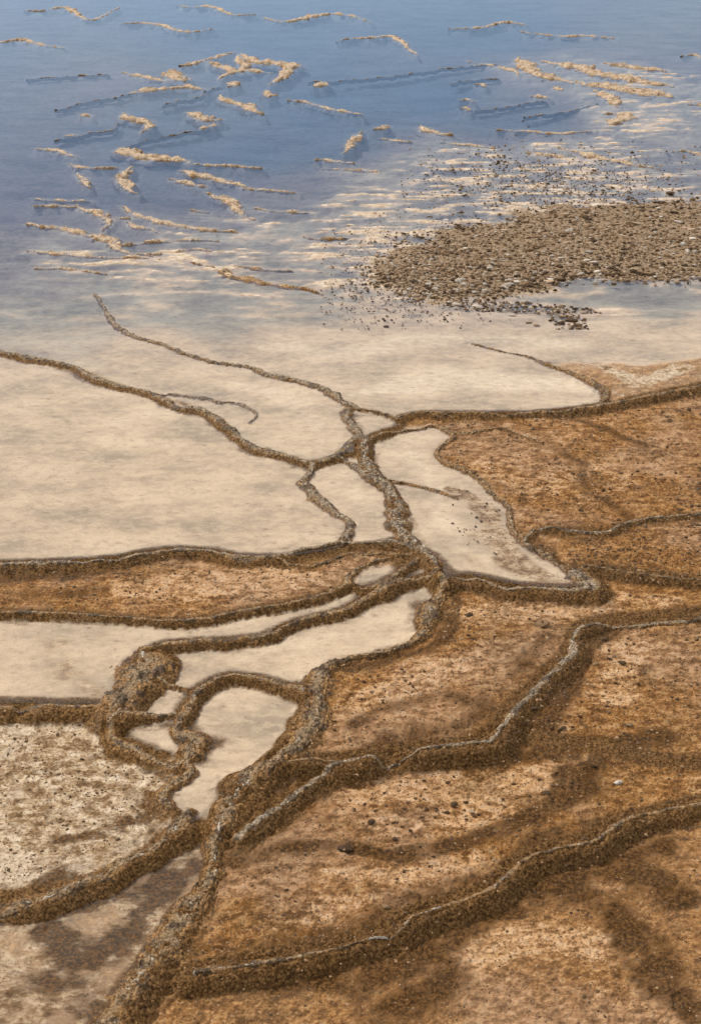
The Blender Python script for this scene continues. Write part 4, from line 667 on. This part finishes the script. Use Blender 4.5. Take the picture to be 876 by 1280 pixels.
def shoal(x, y):
    u = np.clip((x + 7) / FD, 0, MND.shape[1] - 1.001); v = np.clip((y - 8.5) / FD, 0, MND.shape[0] - 1.001)
    i = u.astype(int); j = v.astype(int); a = u - i; b = v - j
    return (MND[j, i] * (1 - a) + MND[j, i + 1] * a) * (1 - b) + (MND[j + 1, i] * (1 - a) + MND[j + 1, i + 1] * a) * b
def gravel_amt(x, y):
    m = (y > 9) & (y < 15)
    o = np.zeros(np.shape(x))
    if m.any(): o[m] = 1 - sstep(-0.16, 0.16, poly_signed(x[m], y[m], GW) + 0.22 * fbm(x[m] * 3, y[m] * 3, 3, 70))
    return o
def ground_z(x, y):
    """height of the ground at world points; also the share of gravel"""
    x = np.asarray(x, float); y = np.asarray(y, float)
    z = np.where(y < 10.9, bilin(G, x, y), 0.0)
    kk = bilin(KS, x, y); fr = kk * 3.2 + 0.9 * fbm(x * 8, y * 8, 2, 220) + 0.25 * noise(x * 40, y * 40, 222); fr = fr - np.floor(fr)
    z = z + np.where(y < 10.3, 0.0085 * sstep(0.03, 0.2, kk) * (1 - sstep(0.9, 1.0, kk)) * (sstep(0.62, 1.0, fr) - fr * 0.9), 0)      # small layered lips on the faces of the rims
    f = y >= 10.4
    if f.any():
        b = bed_upper(x[f], y[f]); t = sstep(10.4, 10.9, y[f]); z[f] = z[f] * (1 - t) + b * t
    m = shoal(x, y) * (y > 8.6); z = np.where(y > 8.6, z * (1 - m) + np.maximum(z, -0.010) * m, z)
    gm = gravel_amt(x, y)
    return z * (1 - gm) + gm * (0.010 + 0.016 * fbm(x * 2.5, y * 2.5, 3, 71)), gm

# ------------------------------------------------------------------ ground sheet
pys = np.concatenate([np.arange(1500, -40, -1.3), np.arange(-40, -250, -6)])
rows = unproj(np.zeros(len(pys)), pys)[1]
rows = np.concatenate([np.linspace(-6, rows[0] - 0.05, 16), rows, rows[-1] * np.geomspace(1.1, 14, 26)])
u = np.concatenate([-np.geomspace(9, 1.42, 14), np.linspace(-1.4, 1.4, 760), np.geomspace(1.42, 9, 14)])
hwid = np.maximum((np.maximum(rows, 2.6) * math.cos(PITCH) + H * math.sin(PITCH)) / FPX * 438, 0.7)
XX = hwid[:, None] * u[None, :]; YY = np.repeat(rows[:, None], len(u), 1)
sh = XX.shape; X = XX.ravel(); Y = YY.ravel()
ZG, GM = ground_z(X, Y)
inner = (Y > 1.0) & (Y < 30)
micro = np.zeros(len(X))
near = (Y > 2.5) & (Y < 11)
dr = np.zeros(len(X)); dr[near] = bilin(blur(np.maximum(1 - poolmask[LAB], SK), 1.0), X[near], Y[near])
micro[near] = (dr[near] * (1 - 0.65 * bilin(MOTTLE, X[near], Y[near])) + 0.8 * bilin(np.minimum(K * 1.5, 1), X[near], Y[near])) * (0.0052 * fbm(X[near] * 46, Y[near] * 46, 3, 21, .6) + 0.004 * np.minimum(fbm(X[near] * 30, Y[near] * 30, 2, 25), 0.1) + 0.003 * (0.5 - cells(X[near] * 48, Y[near] * 48, 23)))
tv = fbm(X[near] * 2.4, Y[near] * 2.4, 4, 190, .55) * 7 + 0.25 * fbm(X[near] * 20, Y[near] * 20, 2, 195); tf = tv - np.floor(tv)
drn = bilin(dry_B, X[near], Y[near])
micro[near] += drn * 0.0055 * (sstep(0.72, 1.0, tf) - 0.55 * tf)      # little scarps of old rims crossing the drained terraces
ZG = ZG + micro
def fld(F, dflt=0.0):
    o = np.full(len(X), dflt); o[near] = bilin(F, X[near], Y[near]); return o
edge = 1 - sstep(0.0, 0.010, np.abs(ZG - 0.0) * 0 + np.maximum(0.002 - ZG, 0))      # dry where the bed rises out of the upper water
crustv = np.where((Y > 9.2), edge * sstep(9.2, 10.2, Y), 0) * (1 - GM)
attrs = dict(orange=fld(ORANGE), mottle=fld(MOTTLE), stain=fld(STAIN), pale=fld(PALE), white=fld(WHITE), skirt=fld(SKIRT), gravel=GM, crust=crustv)
fidx = lambda s: np.stack([(np.arange(s[0] - 1)[:, None] * s[1] + np.arange(s[1] - 1)[None, :]).ravel() + k for k in (0, 1, s[1] + 1, s[1])], 1)
ground = mesh_np('ground', np.stack([X, Y, ZG], 1), fidx(sh), MAT_GROUND, attrs=attrs)
tag(ground, 'lime mud and orange terraced ground of the hot spring', 'ground', kind='structure')

# ------------------------------------------------------------------ water: one flat sheet per pool, at its own level
LABELS_W = {
 'upper': ('water', 'broad blue and cream upper water of the hot spring', 'water'),
 'middle': ('pool_water', 'cream pool between the two grey winding rims', 'pool'),
 'left': ('pool_water', 'biggest cream pool at the left', 'pool'),
 'cell': ('pool_water', 'egg shaped cream pool between two dark rims', 'pool'),
 'strip': ('pool_water', 'tiny cream pool wedged above the channel pool', 'pool'),
 'channel': ('pool_water', 'long cream channel pool speckled brown on its right side', 'pool'),
 'saucer': ('pool_water', 'small saucer pool right of the brown terrace', 'pool'),
 'ledge': ('pool_water', 'narrow cream pool below the brown terrace, speckled at the left', 'pool'),
 'long_pool': ('pool_water', 'long cream pool under the dark faced rim', 'pool'),
 'basin': ('pool_water', 'upper tiny basin in the lumpy brown mass', 'pool'),
 'basin_low': ('pool_water', 'lower tiny basin in the lumpy brown mass', 'pool'),
 'round_pool': ('pool_water', 'round cream pool under the arched crust', 'pool'),
 'corner_pool': ('pool_water', 'brownish pool in the bottom left corner', 'pool'),
}
ri_ = np.arange(0, sh[0], 1); ci_ = np.arange(0, sh[1], 3)
XS = XX[np.ix_(ri_, ci_)]; YS = YY[np.ix_(ri_, ci_)]; ZS = ZG.reshape(sh)[np.ix_(ri_, ci_)]; s2 = XS.shape
rr, cc = cellidx(XS.ravel(), YS.ravel()); LS = LAB[rr, cc]; LS = np.where(YS.ravel() > 10.3, 0, LS)
F2 = fidx(s2)
for i, nme in enumerate(NAMES):
    if REG[nme][0] != 'pool': continue
    m = (LS == i); f = F2[m[F2].all(1)]
    if i == 0: q01 = LS <= 1; f = F2[q01[F2].all(1) & m[F2].any(1)]        # no gap where the middle pool opens to the upper water
    if not len(f): continue
    used, inv = np.unique(f, return_inverse=True)
    zw = REG[nme][1]
    co = np.stack([XS.ravel()[used], YS.ravel()[used], np.full(len(used), zw)], 1)
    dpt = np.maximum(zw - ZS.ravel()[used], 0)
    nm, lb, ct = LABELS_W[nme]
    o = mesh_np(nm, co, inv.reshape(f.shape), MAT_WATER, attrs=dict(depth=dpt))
    tag(o, lb, ct, kind='structure')

# ------------------------------------------------------------------ build the rims
def strip_mesh(name, S, zfun, style, seed, parent=None, tmax=1.45, detail=1.0, mat=None):
    n = len(S); mw = S[:, 2].max()
    res = 0.8 * 1.25 * px_size(S[:, 0].mean(), S[:, 1].mean()); nc = int(np.clip(2 * mw / res, 8, 60)) + 1
    t = np.linspace(-tmax, tmax, nc)
    tx = smooth1(np.gradient(S[:, 0]), 3); ty = smooth1(np.gradient(S[:, 1]), 3); L = np.hypot(tx, ty) + 1e-9
    nx, ny = -ty / L, tx / L
    x = S[:, 0][:, None] + nx[:, None] * (S[:, 2][:, None] * t[None, :]); y = S[:, 1][:, None] + ny[:, None] * (S[:, 2][:, None] * t[None, :])
    tt = np.repeat(np.abs(t)[None, :], n, 0)
    # rounded ends that dive into the ground
    s = np.cumsum(np.hypot(np.gradient(S[:, 0]), np.gradient(S[:, 1]))); e = np.minimum(s, s[-1] - s) / (S[:, 2] + 1e-6)
    endk = sstep(0, 1.2, e)[:, None]
    STRIP_TOP.clear(); z, k = zfun(x, y, tt, endk, seed, S[:, 2][:, None])
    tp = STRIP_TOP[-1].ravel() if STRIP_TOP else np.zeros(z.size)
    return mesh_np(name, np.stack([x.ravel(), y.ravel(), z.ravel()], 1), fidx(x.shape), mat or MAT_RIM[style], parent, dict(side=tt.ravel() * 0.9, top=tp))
GB = G
STRIP_TOP = []
def near_z(x, y, tt, endk, seed, hw):
    g, _ = ground_z(x.ravel(), y.ravel()); g = g.reshape(x.shape)
    e = tt + 0.55 * noise(x * 20, y * 20, 84) + 0.40 * noise(x * 60, y * 60, 85)          # ragged outline
    k = (1 - sstep(0.60, 1.15, e)) * endk
    A = np.clip(hw / 0.030, 0.45, 1.25)
    lump = 0.009 * fbm(x * 13, y * 13, 2, 86)
    ridged = 0.0075 * (0.25 - np.abs(fbm(x * 34, y * 34, 3, 80, .55)))
    crumb = 0.0055 * fbm(x * 62, y * 62, 2, 88, .6) + 0.0035 * (0.42 - cells(x * 70 + .5 * noise(x * 30, y * 30, 83), y * 70, 81)) + 0.0045 * (0.4 - cells(x * 120, y * 120, 82))
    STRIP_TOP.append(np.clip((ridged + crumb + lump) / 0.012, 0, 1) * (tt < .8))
    return g + k * (0.0035 + (seed % 5) * 0.0005) + np.clip(k * 1.3, 0, 1) * A * (lump + ridged + crumb) - (1 - k) * 0.006, k
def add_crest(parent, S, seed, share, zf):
    """broken pale mineral crust and painted wet glints riding on the crest: dives into the rim where there is none"""
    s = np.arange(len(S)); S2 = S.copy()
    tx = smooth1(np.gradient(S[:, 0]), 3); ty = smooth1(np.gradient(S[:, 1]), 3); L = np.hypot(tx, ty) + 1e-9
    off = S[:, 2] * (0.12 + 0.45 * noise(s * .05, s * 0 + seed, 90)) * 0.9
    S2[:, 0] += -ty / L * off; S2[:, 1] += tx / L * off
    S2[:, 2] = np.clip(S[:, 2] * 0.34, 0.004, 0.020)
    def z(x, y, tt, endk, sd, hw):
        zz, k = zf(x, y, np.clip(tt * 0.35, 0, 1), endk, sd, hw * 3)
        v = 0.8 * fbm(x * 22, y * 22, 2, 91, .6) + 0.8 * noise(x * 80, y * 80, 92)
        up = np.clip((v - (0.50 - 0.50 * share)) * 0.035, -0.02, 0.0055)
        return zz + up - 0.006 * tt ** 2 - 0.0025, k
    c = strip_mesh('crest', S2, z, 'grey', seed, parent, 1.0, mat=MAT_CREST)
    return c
for ri, ((P, hgt, style, crest, label), (S, top)) in enumerate(zip(RIMS, RIMDATA)):
    step = np.clip(px_size(S[:, 0].mean(), S[:, 1].mean()) * 1.0 / 0.006, 1, 3)
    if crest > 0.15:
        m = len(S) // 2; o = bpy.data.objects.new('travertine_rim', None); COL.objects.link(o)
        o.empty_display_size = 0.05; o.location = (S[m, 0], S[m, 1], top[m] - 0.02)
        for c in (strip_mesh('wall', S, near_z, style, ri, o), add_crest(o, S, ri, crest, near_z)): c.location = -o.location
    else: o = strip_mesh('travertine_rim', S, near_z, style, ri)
    tag(o, label, 'travertine rim', 'travertine rims damming the pools')
for ri, ((P, style, label), S) in enumerate(zip(FAR, FARS)):
    dark = style == 'dark'
    def fz(x, y, tt, endk, seed, hw, dark=dark):
        e = tt - 0.12 + 0.7 * noise(x * 5, y * 9, 172) + 0.75 * noise(x * 15, y * 22, 173) + 0.4 * noise(x * 40, y * 55, 174)
        k = (1 - sstep(0.15, 1.05, e)) * endk
        v = fbm(x * 11, y * 11, 4, 170, .62) + 0.5 * (0.4 - cells(x * 16, y * 16, 171))
        if dark: zz = -0.013 + 0.014 * k + 0.016 * v
        else: zz = -0.016 + k * (0.027 + 0.022 * np.clip(v, -.8, .8)) * np.clip(hw / .05, .6, 1.2) ** .5
        return zz - 0.02 * (1 - sstep(0.0, 0.30, k)), k
    o = strip_mesh('lime_ridge', S, fz, style, ri)
    tag(o, label, 'lime ridge', 'lime ridges breaking the far water')

# ------------------------------------------------------------------ stones
def stone_mesh(name, mat, seed, flat, sub=2, jag=0.35):
    bm = bmesh.new(); bmesh.ops.create_icosphere(bm, subdivisions=sub, radius=1)
    rg = random.Random(seed); ax = [Vector((rg.gauss(0, 1), rg.gauss(0, 1), rg.gauss(0, 1))).normalized() for _ in range(9)]
    cut = [rg.uniform(0.55, 0.95) for _ in ax]
    for v in bm.verts:
        for a, c in zip(ax, cut):
            d = v.co.dot(a)
            if d > c: v.co -= a * (d - c) * (0.6 + jag)
        v.co += Vector((rg.uniform(-1, 1), rg.uniform(-1, 1), rg.uniform(-1, 1))) * 0.035
        v.co.z *= flat
    me = bpy.data.meshes.new(name); bm.to_mesh(me); bm.free(); me.materials.append(mat); return me
SM = {'dark': make_stone_mat('dark_brown_stone', (0.035, 0.021, 0.011), (0.095, 0.058, 0.031), (0.20, 0.13, 0.07)),
      'brown': make_stone_mat('brown_stone', (0.11, 0.062, 0.030), (0.28, 0.175, 0.092), (0.45, 0.32, 0.20)),
      'tan': make_stone_mat('tan_stone', (0.26, 0.175, 0.10), (0.46, 0.33, 0.215), (0.62, 0.49, 0.36)),
      'pale': make_stone_mat('pale_limestone', (0.40, 0.33, 0.25), (0.62, 0.55, 0.46), (0.80, 0.75, 0.67))}
PROTO = {k: [stone_mesh('stone', SM[k], 31 * i + len(k), random.uniform(.4, .7)) for i in range(5)] for k in SM}
def wlevel(x, y):
    if y > 10.3: return 0.0
    r, c = cellidx(np.array(x), np.array(y)); i = int(LAB[r, c]); return REG[NAMES[i]][1] if poolmask[i] else -9
def drop(name, px, py, size_px, kind, label, cat, group, wide=1.3, sink=0.25, flat=1.0):
    z = 0.0
    for _ in range(3):
        x, y = unproj(px, py, z); z = float(ground_z(np.array([float(x)]), np.array([float(y)]))[0][0])
    x, y = float(x), float(y); z = max(z, wlevel(x, y) - 0.002)
    r = size_px * 0.46 * px_size(x, y, z)
    o = bpy.data.objects.new(name, random.choice(PROTO[kind])); COL.objects.link(o)
    o.scale = (r * wide, r * random.uniform(.75, 1.0), r * random.uniform(.8, 1.1) * flat)
    o.rotation_euler = (random.uniform(-.15, .15), random.uniform(-.15, .15), random.uniform(-.5, .5) if wide > 1.35 else random.uniform(0, 6.28))
    o.location = (x, y, z + r * 0.35 * flat * (1 - sink) - r * .06)
    return tag(o, label, cat, group)
ONE = [(430,1062,21,'dark','largest dark slab lying on the lower orange terrace',1.4),(464,1028,12,'dark','rounded dark stone left of centre on the lower orange terrace',1.1),
 (567,1006,12,'dark','dark stone in the middle of the lower orange terrace',1.2),(681,992,11,'dark','dark flat stone right of centre on the lower orange terrace',1.4),
 (589,1015,9,'tan','small greenish tan stone below the dark one',1.2),(771,979,10,'pale','white chip beside the crusted knob at the right edge',1.5),
 (585,769,10,'dark','dark stone high on the middle orange terrace',1.4),(590,799,6,'dark','round dark pebble under the dark stone of the middle terrace',1.0),
 (676,781,15,'brown','flat brown slab on the middle orange terrace',1.6),(753,799,10,'dark','dark flat stone under the lip at the right',1.5),
 (777,829,10,'dark','dark stone right of the long pale crested rim',1.4),(758,884,8,'dark','small dark block on the lower right terrace',1.1),
 (667,881,10,'dark','black stone tucked on the long pale crested rim',1.4),(527,1021,6,'dark','little dark stone beside the greenish one',1.1),
 (546,1014,7,'dark','dark pebble left of the middle dark stone',1.1),(481,1133,9,'brown','brown stone low on the lower orange terrace',1.4),(496,1099,6,'dark','dark stone above the low brown one',1.1),
 (742,958,7,'dark','dark chip by the dark streak at the right',1.5),(786,906,9,'brown','brown block near the right edge',1.2)]
for px, py, s, k, lab, wd in ONE: drop('stone', px, py, s, k, lab, 'stone', None, wd)
FIELDS = [
 ('orange_low', 85, (3, 7.5), [(420,960),(690,945),(760,960),(690,1030),(600,1050),(470,1150),(330,1180),(320,1060)], 'small dark pebble on the lower orange terrace', 'pebbles on the lower orange terrace', [(560,1000,70),(480,1030,60),(690,985,40)]),
 ('orange_middle', 55, (2.5, 5.5), [(570,740),(740,750),(690,800),(640,860),(560,915),(430,930),(440,840),(540,805)], 'small dark pebble on the middle orange terrace', 'pebbles on the middle orange terrace', [(450,860,40),(570,800,60),(520,880,60)]),
 ('orange_right', 40, (3, 7.5), [(735,800),(800,790),(800,925),(700,915),(670,900),(720,850)], 'small dark pebble on the lower right terrace', 'pebbles on the lower right terrace', [(695,905,22),(770,860,40)]),
 ('orange_upper', 36, (2, 4.5), [(570,560),(620,545),(790,530),(795,640),(680,650),(640,620),(600,580)], 'tiny dark pebble on the upper orange terrace', 'pebbles on the upper orange terrace', [(650,630,40),(740,600,50)]),
 ('channel', 38, (2, 4.5), [(545,615),(600,605),(630,640),(640,680),(620,715),(590,700),(560,650)], 'tiny brown crumb in the channel pool', 'crumbs in the channel pool', [(610,640,25),(600,670,30)]),
 ('mud_left', 26, (2.5, 5), [(70,895),(130,895),(190,960),(190,1000),(70,1045)], 'small brown crumb on the speckled mud terrace', 'crumbs on the speckled mud terrace', [(110,980,50)]),
 ('orange_front', 16, (3, 6), [(520,1165),(700,1080),(798,1060),(798,1205),(450,1205)], 'small dark pebble on the lowest terrace', 'pebbles on the lowest terrace', [(650,1130,80)]),
]
for nme, cnt, (s0, s1), P, lab, grp, clus in FIELDS:
    xs = [p[0] for p in P]; ys = [p[1] for p in P]; k = 0
    while k < cnt:
        if random.random() < .55:
            c = random.choice(clus); px, py = random.gauss(c[0], c[2] * .6), random.gauss(c[1], c[2] * .35)
        else: px, py = random.uniform(min(xs), max(xs)), random.uniform(min(ys), max(ys))
        if not in_poly_px(px, py, P): continue
        drop('pebble', px, py, s0 + (s1 - s0) * random.random() ** 2.2, random.choice(['dark', 'dark', 'dark', 'brown']), lab, 'pebble', grp, random.choice([1.0, 1.2, 1.45])); k += 1

# the gravel bank: the biggest stones one by one, the rest as one heap of gravel
BIG = [(635,357,13,'pale'),(644,353,10,'pale'),(628,359,9,'pale'),(655,350,8,'pale'),(571,382,10,'pale'),(596,386,11,'pale'),(582,389,7,'dark'),(733,326,8,'pale'),(741,328,9,'pale'),(724,343,10,'pale'),(700,323,8,'pale'),(745,340,8,'pale'),
       (686,350,9,'pale'),(560,287,8,'pale'),(571,282,7,'dark'),(537,270,7,'dark'),(575,271,8,'dark'),(597,279,9,'dark'),(504,293,7,'dark'),(640,395,8,'pale'),(714,402,13,'dark'),(703,397,9,'brown'),(722,408,10,'dark'),(700,405,9,'dark'),(728,392,8,'tan'),(670,408,7,'brown'),(660,404,8,'tan'),(482,409,7,'dark')]
for px, py, s, k in BIG:
    drop('stone', px, py, s, k, {'pale': 'larger white flat stone on the gravel bank', 'dark': 'larger black stone at the edge of the gravel bank', 'brown': 'larger brown stone at the foot of the gravel bank', 'tan': 'larger tan stone at the foot of the gravel bank'}[k], 'stone', 'larger stones of the gravel bank', 1.5, .2, .8)
BANDS = [([(560,376),(610,376),(680,380),(740,386),(752,392),(690,392),(600,390),(555,384)], 1), ([(685,392),(730,392),(735,412),(690,412)], 1)]
XMAX = 880
def bank_point():
    while True:
        q = random.random()
        if q < .74:
            px, py = random.uniform(452, XMAX), random.uniform(248, 378)
            if in_poly_px(px, py, GRAVEL): return px + random.gauss(0, 9), py + random.gauss(0, 4.5), random.choice([.45, .55, .65, .8, 1.0, 1.5])
        elif q < .82:
            B = random.choice([BANDS[0][0], BANDS[0][0], BANDS[1][0]]); px, py = random.uniform(550, 755), random.uniform(374, 414)
            if in_poly_px(px, py, B): return px, py, 0.9
        elif q < .91:
            px = random.gauss(690, 90); py = random.gauss(228, 22)
            if 500 < px < 960 and 150 < py < 275: return px, py, 0.75
        else:
            px = random.gauss(500, 60); py = random.gauss(340, 38)
            if 400 < px < 720 and 262 < py < 412: return px, py, 0.6
n_st = 0
for i in range(245):
    px, py, q = bank_point()
    k = random.choices(['brown', 'tan', 'dark', 'pale'], [.38, .27, .22, .13])[0]
    word = {'brown': 'brown', 'tan': 'tan', 'dark': 'dark', 'pale': 'whitish'}[k]
    drop('stone', px, py, random.uniform(5.0, 7.5) * q, k, word + ' broken stone in the gravel bank', 'stone', word + ' stones of the gravel bank', random.uniform(1.1, 1.6), .15, .8)
def heap(count, mats, name, label, pts, smin, smax, sorted_=False):
    base = [(np.array([v.co[:] for v in me.vertices]), np.array([p.vertices[:] for p in me.polygons])) for me in (stone_mesh('tmp_stone', SM['dark'], 500 + i, random.uniform(.4, .75), 1) for i in range(8))]
    P = [pts() for _ in range(count)]
    px = np.array([p[0] for p in P]); py = np.array([p[1] for p in P]); q = np.array([p[2] for p in P])
    z = np.zeros(count)
    for _ in range(3):
        x, y = unproj(px, py, z); z = np.maximum(ground_z(x, y)[0], -0.002)
    cos, fcs, mi, off = [], [], [], 0
    nv = noise(px / 46, py / 17, 200) + 0.5 * noise(px / 15, py / 6, 201)
    for i in range(count):
        if sorted_:
            q[i] *= 0.8 + 0.9 * max(0, nv[i]) + 0.25 * (py[i] > 330)
            wd = 0.20 + 0.75 * max(0, -nv[i]) + 0.8 * math.exp(-((px[i] - 785) / 55) ** 2 - ((py[i] - 335) / 13) ** 2) + 0.5 * (375 < py[i] < 414) + 0.35 * (py[i] < 262) + 0.5 * max(0, 1 - abs(py[i] - 362) / 14)
            ws = [.50, .24, wd, .06 + .14 * max(0, nv[i]) + 0.10 * (py[i] > 318)]
        else: ws = [.42, .27, .19, .12][:len(mats)]
        v, f = base[i % 8]; r = random.uniform(smin, smax) * q[i] * .5 * px_size(x[i], y[i], z[i]); a = random.uniform(0, 6.28)
        ca, sa = math.cos(a), math.sin(a); sx, sy, sz = r * random.uniform(.9, 1.5), r * random.uniform(.7, 1.1), r * random.uniform(.7, 1.2)
        w_ = v * (sx, sy, sz); cos.append(np.stack([w_[:, 0] * ca - w_[:, 1] * sa + x[i], w_[:, 0] * sa + w_[:, 1] * ca + y[i], w_[:, 2] + z[i] + sz * .25], 1))
        fcs.append(f + off); off += len(v); mi.append(np.full(len(f), random.choices(range(len(mats)), ws)[0]))
    o = mesh_np(name, np.vstack(cos), np.vstack(fcs), mats[0], smooth=False)
    for m in mats[1:]: o.data.materials.append(m)
    o.data.polygons.foreach_set('material_index', np.concatenate(mi).astype(np.int32)); o.data.update()
    return tag(o, label, name, kind='stuff')
XMAX = 1090
heap(15500, [SM['brown'], SM['tan'], SM['dark'], SM['pale']], 'gravel', 'brown and whitish gravel of the bank in the pale water', bank_point, 2.2, 5.6, True)

# loose crumbs strewn over the drained terraces
def crumb_point():
    while True:
        nme = random.choice(['orange_low', 'orange_low', 'orange_middle', 'orange_middle', 'orange_right', 'orange_upper', 'orange_upper', 'orange_front', 'mud_left', 'brown_terrace', 'orange_wedge'])
        P = REG[nme][5]; px = random.uniform(max(-30, min(p[0] for p in P)), min(910, max(p[0] for p in P))); py = random.uniform(min(p[1] for p in P), min(1300, max(p[1] for p in P)))
        if in_poly_px(px, py, P) and float(noise(px / 60, py / 25, 210)) + random.uniform(-.35, .35) > -.05: return px, py, random.choice([.5, .6, .7, .8, 1.0, 1.3])
heap(6500, [SM['dark'], SM['brown'], SM['dark'], SM['dark']], 'grit', 'fine brown crumbs strewn over the orange terraces', crumb_point, 1.9, 5.0)
